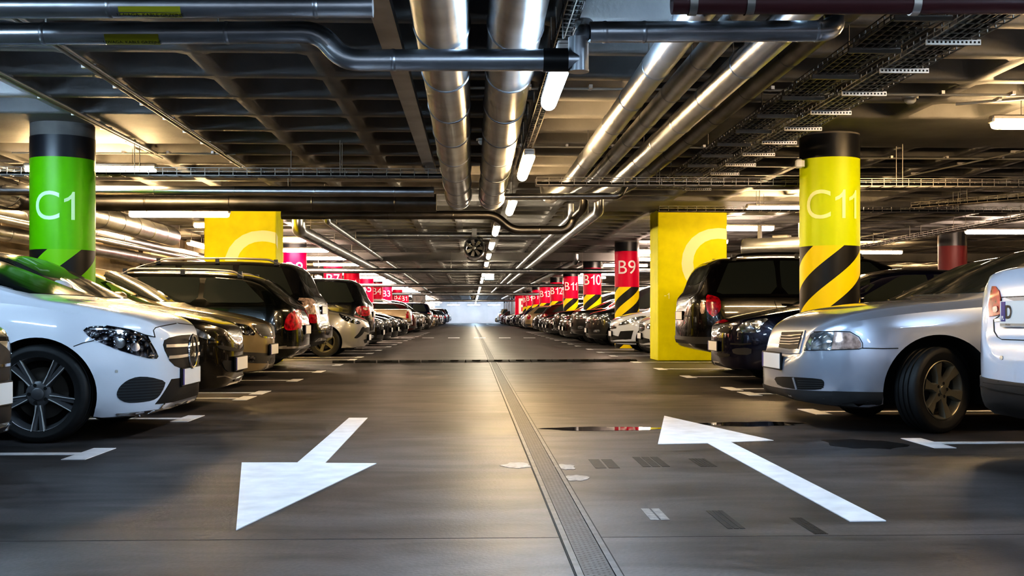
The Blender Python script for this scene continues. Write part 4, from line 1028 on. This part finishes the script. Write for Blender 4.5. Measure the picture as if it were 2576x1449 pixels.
ground_blob('pale scuffed patch on the left edge of the drain', 'floor_scuff', 'floor mark', 1300, 1171, 72, 13, M['scuff'], 5)
ground_blob('pale scuffed patch on the right edge of the drain, farther one', 'floor_scuff', 'floor mark', 1422, 1175, 52, 13, M['scuff'], 6)
ground_blob('pale scuffed patch on the right edge of the drain, nearer one', 'floor_scuff', 'floor mark', 1450, 1203, 60, 15, M['scuff'], 8)
# ------------------------------------------------------------------ the cars seen close
def ZM(x0, y0, k): return lambda *p: [(x0+a*k, y0+b*k) for a, b in p]
def ln(z, w, *p): return strip(z(*p), w)
WHITE = paint(216, 219, 228, 0., .28)
MERC = dict(L=4.6, W=.905, top=[(0, .50), (.015, .60), (.035, .69), (.07, .765), (.16, .83), (.30, .878), (.60, .945), (.80, .972), (.88, 1.0), (1.35, 1.20), (1.85, 1.375), (2.3, 1.44), (2.8, 1.43), (3.4, 1.34), (3.9, 1.1), (4.1, 1.05), (4.4, 1.0), (4.55, .9), (4.6, .7)],
    bot=[(0, .34), (.03, .25), (.1, .18), (.4, .15), (.6, .2), (4.1, .2), (4.45, .28), (4.6, .42)], belt=[(0, .48), (.03, .63), (.07, .72), (.16, .785), (.3, .83), (.62, .895), (.95, .945), (1.4, .975), (3.6, 1.02), (4.2, .98), (4.5, .88), (4.6, .68)],
    af=.79, ar=3.62, R=.328, arch=.375, cowl=.85, roof0=2.0, roof1=3.2, deck=3.95, winCuts=[2.45], winF=1.12, winFT=1.95, winR=3.75, winRT=3.15, noseA=.72, noseQ=2.9, rr=.78, wheelW=.225, mirror=1.28)
z = ZM(0, 620, .35206)
HL = z((595, 600), (620, 577), (680, 567), (780, 570), (900, 590), (1000, 615), (1055, 640), (1080, 690), (1110, 740), (1130, 785), (1118, 803), (1060, 800), (960, 775), (860, 745), (760, 705), (690, 675), (630, 640))
mercx = [
    ('headlight', HL, M['lamp_dark'], .004, True),
    ('headlight', ln(z, 4, (640, 590), (760, 590), (900, 610), (1010, 640), (1060, 690), (1095, 760)), M['chrome'], .008, True, 'join'),
    ('headlight', round_poly(z((820, 660), (880, 655), (900, 700), (860, 735), (820, 710)), 2), M['chrome'], .009, True, 'join'),
    ('headlight', round_poly(z((930, 690), (985, 690), (1000, 735), (960, 755), (925, 730)), 2), M['chrome'], .009, True, 'join'),
    ('fog_intake', round_poly(z((832, 1050), (855, 1000), (910, 955), (980, 930), (1070, 932), (1182, 962), (1170, 1010), (1132, 1075), (1090, 1100), (1000, 1114), (900, 1117), (845, 1088)), 1), M['mesh'], .004, True),
    ('body', ln(z, 2.2, (1107, 648), (1096, 600), (1112, 580), (1180, 565), (1260, 550)), M['gap'], .002, True),
    ('body', ln(z, 2., (525, 715), (590, 690), (672, 672)), M['gap'], .002, True),
    ('body', ln(z, 1.6, (1107, 648), (1030, 630), (930, 595), (760, 566)), M['gap'], .006, True),
    ('splitter_trim', z((828, 1192), (1000, 1178), (1225, 1148), (1262, 1132), (1300, 1118), (1300, 1140), (1265, 1154), (1235, 1172), (1000, 1204), (840, 1208)), M['chrome'], .008, True),
    ('parking_sensor', round_poly(z((822, 883), (842, 883), (842, 903), (822, 903)), 2), M['conduit'], .003, True),
]
def emblem(cz, r, m):
    def f(body, bvh, root):
        h = bvh.ray_cast(Vector((2, .0, cz)), Vector((-1, 0, 0)))[0]; x = h.x+.03; mb = MB()
        mb.lathe([(r*.9, -.006), (r, -.008), (r*1.04, 0), (r, .008), (r*.9, .006)], m, 32, 'X', T=Matrix.Translation((x, 0, cz)), closed=True)
        for k in range(3):
            a = PI/2+2*PI*k/3; w = .16*r
            c, s_ = math.cos(a), math.sin(a); P = [Vector((x+.008, 0, cz)), Vector((x-.004, -s_*w*1.2, cz+c*w*1.2)), Vector((x-.004, c*r*.95, cz+s_*r*.95)), Vector((x-.004, s_*w*1.2, cz-c*w*1.2))]
            mb.add(P, [(0, 1, 2), (0, 2, 3)], m)
        mb.build('emblem', root, ang=20)
    return f
W_ = .905
mercf = [('grille', 'front', round_poly([(-.47, .69), (-.50, .63), (-.40, .50), (-.20, .46), (.20, .46), (.40, .50), (.50, .63), (.47, .69), (.2, .705), (-.2, .705)], 1), M['gap'], .004),
    ('body', 'front', strip([(-.47, .635), (-.12, .63), (.12, .63), (.47, .635)], .022), M['bracket'], .010),
    ('body', 'front', strip([(-.44, .555), (-.12, .555), (.12, .555), (.44, .555)], .022), M['bracket'], .010),
    ('lower_grille', 'front', [(-.46, .34), (-.40, .40), (.40, .40), (.46, .34), (.56, .235), (-.56, .235)], M['gap'], .004),
    ]
build_car('saloon_car', 'white saloon car with star emblem grille and dark five spoke wheels, nose out', 'car', MERC, WHITE, (-2.09, 8.49, 0), 0, feats=mercf, px=mercx, wheel=('star', M['alloy_dark']), wtwist=PI/2+.62, wmat=True, front_plate=(.405, dict(off=-.012)), body_add=emblem(.585, .125, M['chrome']))
AUDI = dict(L=4.48, W=.868, top=[(0, .44), (.02, .52), (.05, .56), (.09, .60), (.12, .71), (.18, .79), (.32, .865), (.55, .92), (.85, .962), (1.15, .985), (1.28, 1.01), (1.75, 1.23), (2.15, 1.385), (2.5, 1.42), (2.95, 1.405), (3.4, 1.31), (3.8, 1.08), (3.95, 1.03), (4.3, 1.0), (4.42, .94), (4.45, .8), (4.48, .6)],
    bot=[(0, .35), (.04, .24), (.12, .205), (.5, .175), (.62, .2), (4.0, .2), (4.3, .27), (4.48, .4)], belt=[(0, .42), (.03, .50), (.09, .575), (.13, .67), (.2, .745), (.35, .81), (.6, .86), (1.0, .905), (1.5, .94), (3.4, .965), (4.2, .94), (4.42, .86), (4.48, .58)],
    af=.985, ar=3.56, R=.312, arch=.40, cowl=1.26, roof0=2.2, roof1=3.2, deck=3.82, winCuts=[2.62], winF=1.52, winR=3.62, winRT=3.15, noseA=.75, noseQ=3.1, wheelW=.20, rr=.67, inset=.03, mirror=1.72)
z = ZM(1900, 580, .37266)
SILV = paint(172, 178, 192, .6, .3)
audix = [
    ('headlight', z((330, 806), (345, 760), (375, 702), (398, 690), (545, 685), (545, 803), (480, 805)), M['lamp_clear'], .004, True),
    ('indicator', z((536, 685), (640, 690), (695, 722), (716, 762), (716, 788), (690, 798), (515, 803)), M['tail_clear'], .006, True),
    ('body', ln(z, 2.2, (330, 808), (500, 806), (700, 800), (725, 792), (724, 760), (700, 718), (640, 684), (540, 680), (395, 685)), M['gap'], .003, True),
    ('body', ln(z, 2.4, (722, 794), (860, 797), (965, 795)), M['gap'], .003, True),
    ('grille_frame', z((152, 812), (180, 680), (342, 676), (328, 735), (302, 830), (232, 836), (165, 828)), SILV, .010, False),
    ('grille', z((167, 796), (188, 690), (330, 686), (318, 722), (298, 800), (238, 806)), M['gap'], .014, False),
] + [('grille', ln(z, 2.0, (170+2*k, 786-19*k), (240+3*k, 790-19*k), (300+6*k, 784-19*k)), M['steel_dark'], .018, False, 'join') for k in range(1, 5)] + [
    ('lower_grille', round_poly(z((125, 990), (200, 985), (440, 1000), (466, 1018), (462, 1055), (440, 1075), (280, 1073), (160, 1050)), 1), M['gap'], .004, False),
    ('lower_grille', ln(z, 4, (258, 992), (282, 1074)), SILV, .008, False, 'join'),
] + [('lower_grille', ln(z, 1.6, (290, 1012+16*k), (460, 1018+14*k)), M['trim'], .008, False, 'join') for k in range(4)] + [
]
build_car('saloon_car', 'silver saloon car with chrome framed grille, front wheel steered out, beside the C11 pillar', 'car', AUDI, SILV, (2.36, 8.86, 0), PI, px=audix, feats=[('bumper_spoiler', 'front', [(-.80, .19), (-.5, .215), (0, .235), (.5, .215), (.80, .19), (.80, .30), (.5, .295), (0, .29), (-.5, .295), (-.80, .30)], M['trim'], .006), ('bumper_spoiler', 'side', [(.26, .185), (.585, .18), (.585, .30), (.26, .30)], M['trim'], .007)], wheel=('six', M['alloy']), steer=.50, wtwist=.25, front_plate=(.50, dict(off=-.0)))
def wiper(root, pts):
    mb = MB(); mb.tube(pts, .008, M['black'], 6); mb.build('wiper', root)
# white people carrier, tail to the aisle at the right edge
TAILVAN = dict(SEDAN, L=4.63, W=.905, top=[(0, .58), (.02, .66), (.06, .74), (.18, .80), (.45, .88), (.9, .97), (1.12, 1.01), (1.2, 1.05), (1.6, 1.26), (2.0, 1.43), (2.4, 1.475), (2.9, 1.46), (3.4, 1.37), (3.8, 1.2), (3.92, 1.165), (4.3, 1.15), (4.48, 1.12), (4.525, 1.06), (4.55, .95), (4.57, .75), (4.60, .70), (4.63, .60)],
    belt=[(0, .56), (.06, .7), (.18, .77), (.45, .84), (.9, .92), (1.4, .97), (3.6, 1.06), (4.3, 1.08), (4.48, 1.04), (4.53, .97), (4.56, .74), (4.59, .66), (4.63, .57)],
    bot=[(0, .4), (.03, .3), (.1, .24), (.5, .2), (4.1, .22), (4.4, .25), (4.56, .34), (4.63, .45)], roof0=2.05, roof1=3.2, deck=3.84, tailA=.5, tailQ=3.)
z = ZM(2376, 600, .35907)
vanx = [('tail_light', z((318, 547), (314, 460), (328, 380), (338, 336), (362, 335), (388, 368), (399, 420), (396, 530), (372, 540)), M['tail'], .006, True),
    ('reversing_light', round_poly(z((345, 480), (380, 470), (382, 515), (350, 520)), 2), M['tail_clear'], .010, True),
    ('body', ln(z, 2.0, (400, 420), (396, 535), (346, 570), (350, 650), (372, 690), (402, 708), (560, 714)), M['gap'], .003, False),
    ('body', ln(z, 2.2, (400, 412), (560, 405)), M['gap'], .003, False),
    ('plate_recess_shade', z((415, 412), (640, 405), (640, 615), (480, 600), (500, 440)), paint(150, 152, 158, 0., .35), .003, False),  # grey patch paints the shading of the plate recess onto the tailgate
    ('parking_sensor', round_poly(z((390, 822), (412, 822), (412, 850), (390, 850)), 2), M['conduit'], .004, False),
    ('body', ln(z, 2.0, (232, 1000), (360, 1020), (560, 1040)), M['gap'], .009, False),
    ('badge', z((350, 562), (390, 560), (392, 580), (354, 584)), M['chrome'], .004, False)]
def van_plate(body, bvh, root):
    L = 4.63; zc = .862; ys = [-.26, 0, .26]; x = min(bvh.ray_cast(Vector((-L-2, y, zc)), Vector((1, 0, 0)))[0].x for y in ys)-.02
    mb = MB(); mb.box((x, 0, zc-.005), (.016, .545, .145), M['plate']); mb.box((x-.006, .232, zc+.008), (.008, .05, .112), M['plate_blue']); mb.box((x-.006, 0, zc-.066), (.008, .54, .014), M['conduit'])
    def put(t, sz, y, zz, m, bold=0.):
        vs, fs = text_geo(t, sz, bold=bold); mb.add([Vector((x-.0115, y-v.x, zz+v.y)) for v in vs], fs, m)
    put('PL', .030, .232, zc-.028, M['plate'], .001); put('D', .105, .165, zc+.006, M['plate_ink'], .002); put('Wroclaw', .016, .17, zc-.066, M['plate_ink'])
    mb.build('licence_plate', root)
xr = 2.98
build_car('saloon_car', 'white car backed in at the right edge, red tail light and grey bumper trim', 'car', TAILVAN, paint(212, 215, 228, 0., .28), (xr+4.63, 6.12, 0), 0, px=vanx, feats=[('bumper_trim', 'rear', [(-.89, .24), (-.5, .22), (0, .22), (.5, .22), (.89, .24), (.89, .49), (.5, .485), (0, .48), (-.5, .485), (-.89, .49)], M['trim'], .007), ('body', 'rear', strip([(-.88, .43), (0, .42), (.88, .43)], .008), M['gap'], .010)], wheel=('five', None), body_add=van_plate)
# corner of a grey car at the left edge
z = ZM(0, 800, .27195)
def g_front(body, bvh, root): pass
build_car('saloon_car', 'grey car showing only its front corner and plate at the left edge', 'car', SEDAN, paint(120, 120, 112, .6, .3), (-2.50, 5.98, 0), 0, feats=front_set(SEDAN, 1)+[
    ('chrome_trim', 'front', strip([(-.84, .62), (-.80, .44), (-.72, .27), (-.3, .235)], .03), M['chrome'], .010, True), ('corner_vent', 'front', [(.66, .46), (.82, .48), (.82, .62), (.62, .6)], M['gap'], .006, True), ('corner_vent', 'front', [(.60, .26), (.76, .29), (.80, .40), (.60, .38)], M['gap'], .006, True)], front_plate=(.43, dict(off=-.015)), wheel=('five', None))
# ------------------------------------------------------------------ the rest of the near rows
fs_, rs_ = front_set, rear_set
def at_front(x, y, left): return ((x, y, 0), 0 if left else PI)
def at_rear(x, y, left, L): return ((x-L, y, 0), PI) if left else ((x+L, y, 0), 0)
def car(name, label, cat, sp, pm, x, y, left, rear=False, style=0, rstyle=0, plate=.44, rplate=.72, **k):
    loc, rz = at_rear(x, y, left, sp['L']) if rear else at_front(x, y, left)
    kw = dict(feats=rs_(sp, rstyle) if rear else fs_(sp, style)); kw.update(k)
    extra = kw.pop('more', None)
    if extra: kw['feats'] = kw['feats']+extra
    if rear: kw['rear_plate'] = (rplate,)
    else: kw['front_plate'] = (plate,)
    return build_car(name, label, cat, sp, pm, loc, rz, **kw)
DARK = paint(16, 17, 20, .2, .25); BLACK_BRONZE_SHEEN = paint(30, 26, 21, .4, .26); GOLD = paint(156, 142, 114, .55, .3); GREENB = paint(10, 14, 9, .2, .22); NAVY = paint(14, 16, 46, .4, .25); SIL2 = paint(168, 165, 162, .6, .3); REDBR = paint(70, 22, 18, .4, .3)  # bronze one: black paint with the warm hood reflection in its colour
LOWSEDAN = dict(SEDAN, W=.9)
z = ZM(400, 640, .22085)
L2X = [('headlight', round_poly(z((368, 880), (385, 832), (430, 848), (520, 890), (600, 940), (642, 975), (620, 982), (520, 962), (440, 937), (390, 922)), 1), M['lamp_clear'], .006, True),
    ('upper_grille', round_poly(z((645, 1042), (720, 1036), (830, 1056), (915, 1080), (935, 1112), (860, 1106), (700, 1082)), 1), M['gap'], .005, True), ('lower_grille', round_poly(z((700, 1205), (860, 1210), (945, 1240), (945, 1330), (880, 1345), (760, 1335)), 1), M['gap'], .005, True),
    ('body', ln(z, 5, (575, 1000), (640, 998), (705, 1000)), M['chrome'], .008, True), ('body', ln(z, 3, (650, 1395), (740, 1385), (820, 1410), (900, 1420)), M['chrome'], .008, True)]
L3X = [('headlight', round_poly(z((700, 770), (800, 772), (1000, 800), (1060, 850), (1105, 922), (960, 922), (860, 862), (760, 812)), 1), M['lamp_dark'], .006, True),
    ('grille', z((1075, 800), (1215, 797), (1255, 860), (1292, 942), (1180, 932), (1120, 880)), M['mesh'], .005, True), ('body', ln(z, 3, (1060, 795), (1110, 880), (1175, 938), (1292, 950)), M['chrome'], .008, True),
    ('bumper_trim', z((960, 1113), (1100, 1118), (1300, 1130), (1310, 1180), (1290, 1240), (1120, 1240), (980, 1230)), M['trim'], .005, True), ('fog_light', round_poly(z((985, 1150), (1090, 1150), (1090, 1230), (990, 1225)), 2), M['lamp_dark'], .009, True)]
L4X = [('tail_light', round_poly(z((1425, 820), (1440, 730), (1480, 670), (1560, 630), (1612, 622), (1620, 700), (1625, 780), (1615, 850), (1470, 870), (1430, 850)), 1), M['tail'], .006, True), ('reversing_light', round_poly(z((1540, 640), (1608, 632), (1612, 700), (1575, 710)), 1), M['tail_clear'], .010, True),
    ('body', ln(z, 3, (1340, 860), (1420, 825)), M['chrome'], .006, True), ('bumper_trim', z((1320, 1150), (1500, 1165), (1690, 1160), (1700, 1200), (1500, 1215), (1330, 1200)), M['trim'], .006, False)]
z = ZM(600, 550, .276)
L6X = [('headlight', round_poly(z((905, 858), (960, 885), (1060, 918), (1112, 942), (1100, 966), (1010, 947), (950, 922)), 1), M['lamp_dark'], .006, True), ('corner_vent', round_poly(z((1048, 1090), (1100, 1040), (1128, 985), (1150, 990), (1140, 1045), (1085, 1092)), 1), M['gap'], .006, True),
    ('lower_grille', z((1140, 1105), (1195, 1085), (1198, 1125), (1150, 1135)), M['gap'], .006, True)]
z = ZM(1600, 550, .2761)
R2X = [('headlight', round_poly(z((900, 1040), (950, 962), (1050, 922), (1222, 905), (1152, 962), (1110, 1022), (1080, 1042)), 1), M['lamp_clear'], .006, True), ('grille_frame', z((735, 1062), (770, 965), (890, 980), (845, 1085), (745, 1085)), M['chrome'], .006, False), ('grille', z((752, 1035), (778, 980), (876, 992), (842, 1045)), M['gap'], .010, False),
    ('lower_grille', round_poly(z((738, 1222), (860, 1232), (855, 1258), (748, 1255)), 1), M['gap'], .005, False), ('fog_light', round_poly(z((870, 1182), (1055, 1176), (1050, 1242), (892, 1237)), 1), M['trim'], .005, True), ('body', ln(z, 4, (860, 1140), (950, 1146), (1052, 1138)), M['gap'], .005, True)]
R3X = [('tail_light', round_poly(z((640, 690), (700, 700), (770, 730), (776, 830), (712, 902), (655, 860), (636, 790)), 1), M['tail'], .006, True), ('reversing_light', round_poly(z((585, 775), (605, 755), (632, 772), (632, 862), (590, 870)), 1), M['tail_clear'], .010, True),
    ('body', ln(z, 3, (405, 885), (500, 890), (505, 1000)), M['gap'], .006, False)]
R3F = [('body', 'rear', strip([(-.9, .50), (0, .50), (.9, .50)], .10), M['trim'], .010)]
car('saloon_car', 'black saloon car with painted bronze sheen, swept headlight, nose to the aisle behind the white saloon', 'car', LOWSEDAN, BLACK_BRONZE_SHEEN, -2.17, 10.66, True, plate=.41, feats=[], px=L2X)
SUPERB = dict(SEDAN, L=4.8, W=.895)
car('saloon_car', 'champagne gold saloon car with slatted square grille, nose to the aisle past the C1 pillar', 'car', SUPERB, GOLD, -2.42, 13.85, True, plate=.45, feats=[], px=L3X)
car('estate_car', 'very dark green estate car backed in with big red tail light and roof rails', 'car', WAGON, GREENB, -2.36, 16.3, True, True, rplate=.66, rails=M['bracket'], px=L4X, feats=[('body', 'rear', strip([(-.9, .42), (0, .42), (.9, .42)], .03), M['chrome'], .012)])
BIGSUV = dict(SUV, L=4.85, W=.95)
car('off_roader', 'black off roader backed in with clear tail lights beside the dark estate car', 'car', BIGSUV, DARK, -2.33, 18.75, True, True, rstyle=1, rplate=.95, rails=M['bracket'], more=[('tail_light', 'rear', round_poly([(.70, .88), (.70, 1.12), (.92, 1.14), (.925, .88)], 1), M['tail_clear'], .012, True)])
car('hatchback', 'silver hatchback with black slanted grille vents, nose to the aisle past the left yellow pier', 'car', HATCH, SIL2, -2.22, 24.5, True, plate=.40, feats=[('grille', 'front', round_poly([(-.42, .5), (.42, .5), (.45, .62), (-.45, .62)], 1), M['gap'], .004)], px=L6X)
car('off_roader', 'black off roader backed in past the silver hatchback', 'car', SUV, DARK, -2.33, 27.0, True, True, rstyle=0, rplate=.9)
car('saloon_car', 'black saloon car, nose to the aisle just before the B8 pillar', 'car', SEDAN, DARK, -2.3, 29.4, True, style=0)
# right row
car('saloon_car', 'black saloon car mostly hidden behind the silver saloon, windscreen showing', 'car', LOWSEDAN, DARK, 3.12, 11.05, False, style=1)
car('saloon_car', 'navy blue saloon car with chrome edged grille, nose to the aisle past the C11 pillar', 'car', SEDAN, NAVY, 3.10, 14.45, False, plate=.47, feats=[], px=R2X)
car('off_roader', 'black off roader backed in before the right yellow pier, with roof rails', 'car', SUV, paint(14, 11, 11, .2, .22), 3.12, 17.0, False, True, rplate=.86, rails=True, feats=R3F, px=R3X)
car('hatchback', 'white hatchback partly hidden behind the right yellow pier', 'car', HATCH, paint(205, 205, 210, 0., .3), 3.55, 23.9, False, style=0)
car('hatchback', 'white sporty hatchback with black vents beside the B9 pillar', 'car', dict(HATCH, W=.9), paint(214, 218, 228, 0., .3), 3.32, 27.1, False, style=2, more=[('corner_vent', 'front', [(.50, .30), (.78, .32), (.82, .52), (.60, .50)], M['gap'], .007, True)])
# ------------------------------------------------------------------ rows going away: parts kept while they show, single meshes farther off
MODELS = {}
def model(kind, rear):
    k = (kind, rear)
    if k not in MODELS:
        sp = {'sedan': SEDAN, 'hatch': HATCH, 'wagon': WAGON, 'suv': SUV, 'van': VAN}[kind]
        feats = rs_(sp, {'sedan': 0, 'hatch': 1, 'wagon': 1, 'suv': 1, 'van': 1}[kind]) if rear else fs_(sp, {'sedan': 0, 'hatch': 0, 'wagon': 1, 'suv': 1, 'van': 2}[kind])
        o = build_car({'sedan': 'saloon_car', 'hatch': 'hatchback', 'wagon': 'estate_car', 'suv': 'off_roader', 'van': 'people_carrier'}[kind], 'x', 'car', sp, SIL2, (0, 0, 0), 0, feats=feats, **({'rear_plate': (.8,)} if rear else {'front_plate': (.46 if kind != 'suv' else .6,)}))
        MODELS[k] = [o, False, None, sp]
    return MODELS[k]
def flatten(o):
    mb = MB()
    def rec(x, T):
        if x.type == 'MESH':
            me = x.data; idx = [p.material_index for p in me.polygons]; mats = list(me.materials); vs = [T @ v.co for v in me.vertices]; base = len(mb.v); mb.v += [tuple(v) for v in vs]
            for p, i in zip(me.polygons, idx): mb.f.append(tuple(q+base for q in p.vertices)); mb.m.append(mb.mi(mats[i]))
        for c in x.children: rec(c, T @ Matrix.LocRotScale(c.location, c.rotation_euler, c.scale))
    body = [c for c in o.children if c.name.startswith('body')][0]; mb.mi(body.data.materials[0])
    for c in o.children: rec(c, Matrix.LocRotScale(c.location, c.rotation_euler, c.scale))
    me = bpy.data.meshes.new('car'); me.from_pydata(mb.v, [], mb.f)
    for m in mb.mats: me.materials.append(m)
    me.polygons.foreach_set('material_index', mb.m); me.polygons.foreach_set('use_smooth', [True]*len(mb.f)); me.update(); me.set_sharp_from_angle(angle=math.radians(35)); return me
CN = {'black': DARK, 'silver': SIL2, 'white': paint(205, 205, 210, 0., .3), 'red brown': REDBR, 'beige': paint(160, 142, 112, .3, .35), 'blue grey': paint(70, 78, 95, .6, .3), 'dark grey': paint(44, 44, 46, .5, .3), 'navy': NAVY}
def place(kind, rear, col, x, y, left, label, group):
    M0 = model(kind, rear); o, used, fm, sp = M0; L = sp['L']; loc, rz = at_rear(x, y, left, L) if rear else at_front(x, y, left)
    if y < 62 or not used:
        if not used: c = o; M0[1] = True
        else: c = copy_tree(o)
        c.location = loc; c.rotation_euler = (0, 0, rz); tag(c, label, 'car', group)
        for b in c.children:
            if b.name.split('.')[0] in ('body', 'wing_mirror', 'door_handle') and b.data.materials:
                for sl in b.material_slots:
                    if sl.material == SIL2: sl.link = 'OBJECT'; sl.material = CN[col]
    else:
        if fm is None: fm = M0[2] = flatten(o)
        c = bpy.data.objects.new({'sedan': 'saloon_car', 'hatch': 'hatchback', 'wagon': 'estate_car', 'suv': 'off_roader', 'van': 'people_carrier'}[kind], fm); C.objects.link(c)
        c.location = loc; c.rotation_euler = (0, 0, rz); tag(c, label, 'car', group)
        for sl in c.material_slots:
            if sl.material == SIL2: sl.link = 'OBJECT'; sl.material = CN[col]; break
KN = {'sedan': 'saloon car', 'hatch': 'hatchback', 'wagon': 'estate car', 'suv': 'off roader', 'van': 'people carrier'}
rd = random.Random(11)
FIX = {('l', 0): ('sedan', 0, 'black'), ('l', 1): ('hatch', 0, 'black'), ('l', 2): None, ('l', 3): ('sedan', 0, 'dark grey'), ('l', 4): 'pickup', ('l', 5): None, ('l', 6): ('hatch', 1, 'red brown'), ('l', 7): ('sedan', 0, 'black'), ('l', 8): ('suv', 0, 'silver'),
       ('r', 0): ('van', 0, 'black'), ('r', 1): ('suv', 0, 'dark grey'), ('r', 2): ('sedan', 0, 'silver'), ('r', 3): ('hatch', 0, 'silver'), ('r', 4): ('suv', 0, 'black'), ('r', 5): ('sedan', 0, 'silver'), ('r', 6): ('wagon', 0, 'silver'), ('r', 7): ('hatch', 0, 'black')}
LP = [31.2, 39.9, 46.0, 52.5, 58.7, 64.6, 74.3, 82.0, 92.5]+[106+8.2*k for k in range(5)]+[146.8]
RP = [30.6, 41.0, 49.5, 58, 66, 74, 82, 90, 96.5]+[106+8.2*k for k in range(5)]+[146.8]
NUM = ["one", "two", "three", "four", "five", "six", "seven", "eight", "nine", "ten", "eleven", "twelve", "thirteen", "fourteen", "fifteen", "sixteen", "seventeen", "eighteen"]
for sd, PL in (('l', LP), ('r', RP)):
    i = 0
    for ya, yb in zip(PL, PL[1:]):
        if yb > 144: continue
        D = yb-ya-1.0; n = max(1, int(D/2.15)); lo = .12 if sd == 'l' else -.12
        for q in range(n):
            key = (sd, i); f = FIX.get(key, 'rand'); yy = ya+.5+lo+D*(q+.5)/n; left = sd == 'l'; row = 'left' if left else 'right'
            if f == 'rand':
                if rd.random() < .10: i += 1; continue
                f = (rd.choice(['sedan', 'hatch', 'hatch', 'wagon', 'suv', 'van']), int(rd.random() < .3), rd.choice(list(CN)))
            x = (-2.3 if left else 3.15)+rd.uniform(-.18, .12)-(.003*(yy-30))
            if f and f != 'pickup':
                kind, rear, col = f
                if yy < 72: lb = f'{col} {KN[kind]}, {"tail" if rear else "nose"} out, {row} row bay {NUM[i]} past pillar {"B8" if left else "B9"}'
                else: lb = f'tiny {col} {KN[kind]} deep in the {row} row near the far wall'
                place(kind, bool(rear), col, x, yy, left, lb, f'cars of the {row} row deep in the hall')
            elif f == 'pickup': PICK = (x, yy)
            i += 1
# beige pick-up, tail to the aisle
x, yy = PICK; L = 5.1; cb = CN['beige']
PSP = dict(L=L, W=.92, top=[(0, .78), (.03, .92), (.1, 1.02), (.6, 1.1), (1.15, 1.14), (1.6, 1.45), (1.95, 1.68), (2.3, 1.74), (2.9, 1.73), (3.15, 1.66), (3.30, 1.2), (3.36, 1.14), (4.9, 1.14), (5.04, 1.12), (5.08, .95), (5.1, .72)], bot=[(0, .5), (.1, .36), (.5, .32), (4.4, .38), (4.9, .46), (5.1, .56)], belt=[(0, .76), (.05, .96), (.6, 1.04), (1.2, 1.09), (3.2, 1.12), (4.9, 1.12), (5.06, 1.08), (5.1, .7)],
    af=.95, ar=3.95, R=.37, cowl=1.12, roof0=2.0, roof1=3.0, deck=3.3, winCuts=[2.3], winR=3.05, winRT=2.95, tumble=.3, noseQ=3., tailA=.2, tailQ=4., wheelW=.24)
build_car('pickup_truck', 'beige pick-up truck with open load bed toward the aisle, left row', 'car', PSP, cb, (x-L, yy, 0), PI, feats=[('tail_light', 'rear', [(.80, .78), (.80, 1.06), (.905, 1.06), (.905, .78)], M['tail'], .008, True), ('tailgate', 'rear', [(-.74, .72), (.74, .72), (.74, 1.08), (-.74, 1.08)], paint(150, 132, 104, .3, .35), .008), ('bumper_trim', 'rear', [(-.88, .5), (.88, .5), (.88, .66), (-.88, .66)], M['chrome'], .02)], rear_plate=(.6,))
for k in list(protos):
    if k not in usedp:
        o = protos[k]
        for c in list(o.children): bpy.data.objects.remove(c)
        bpy.data.objects.remove(o)
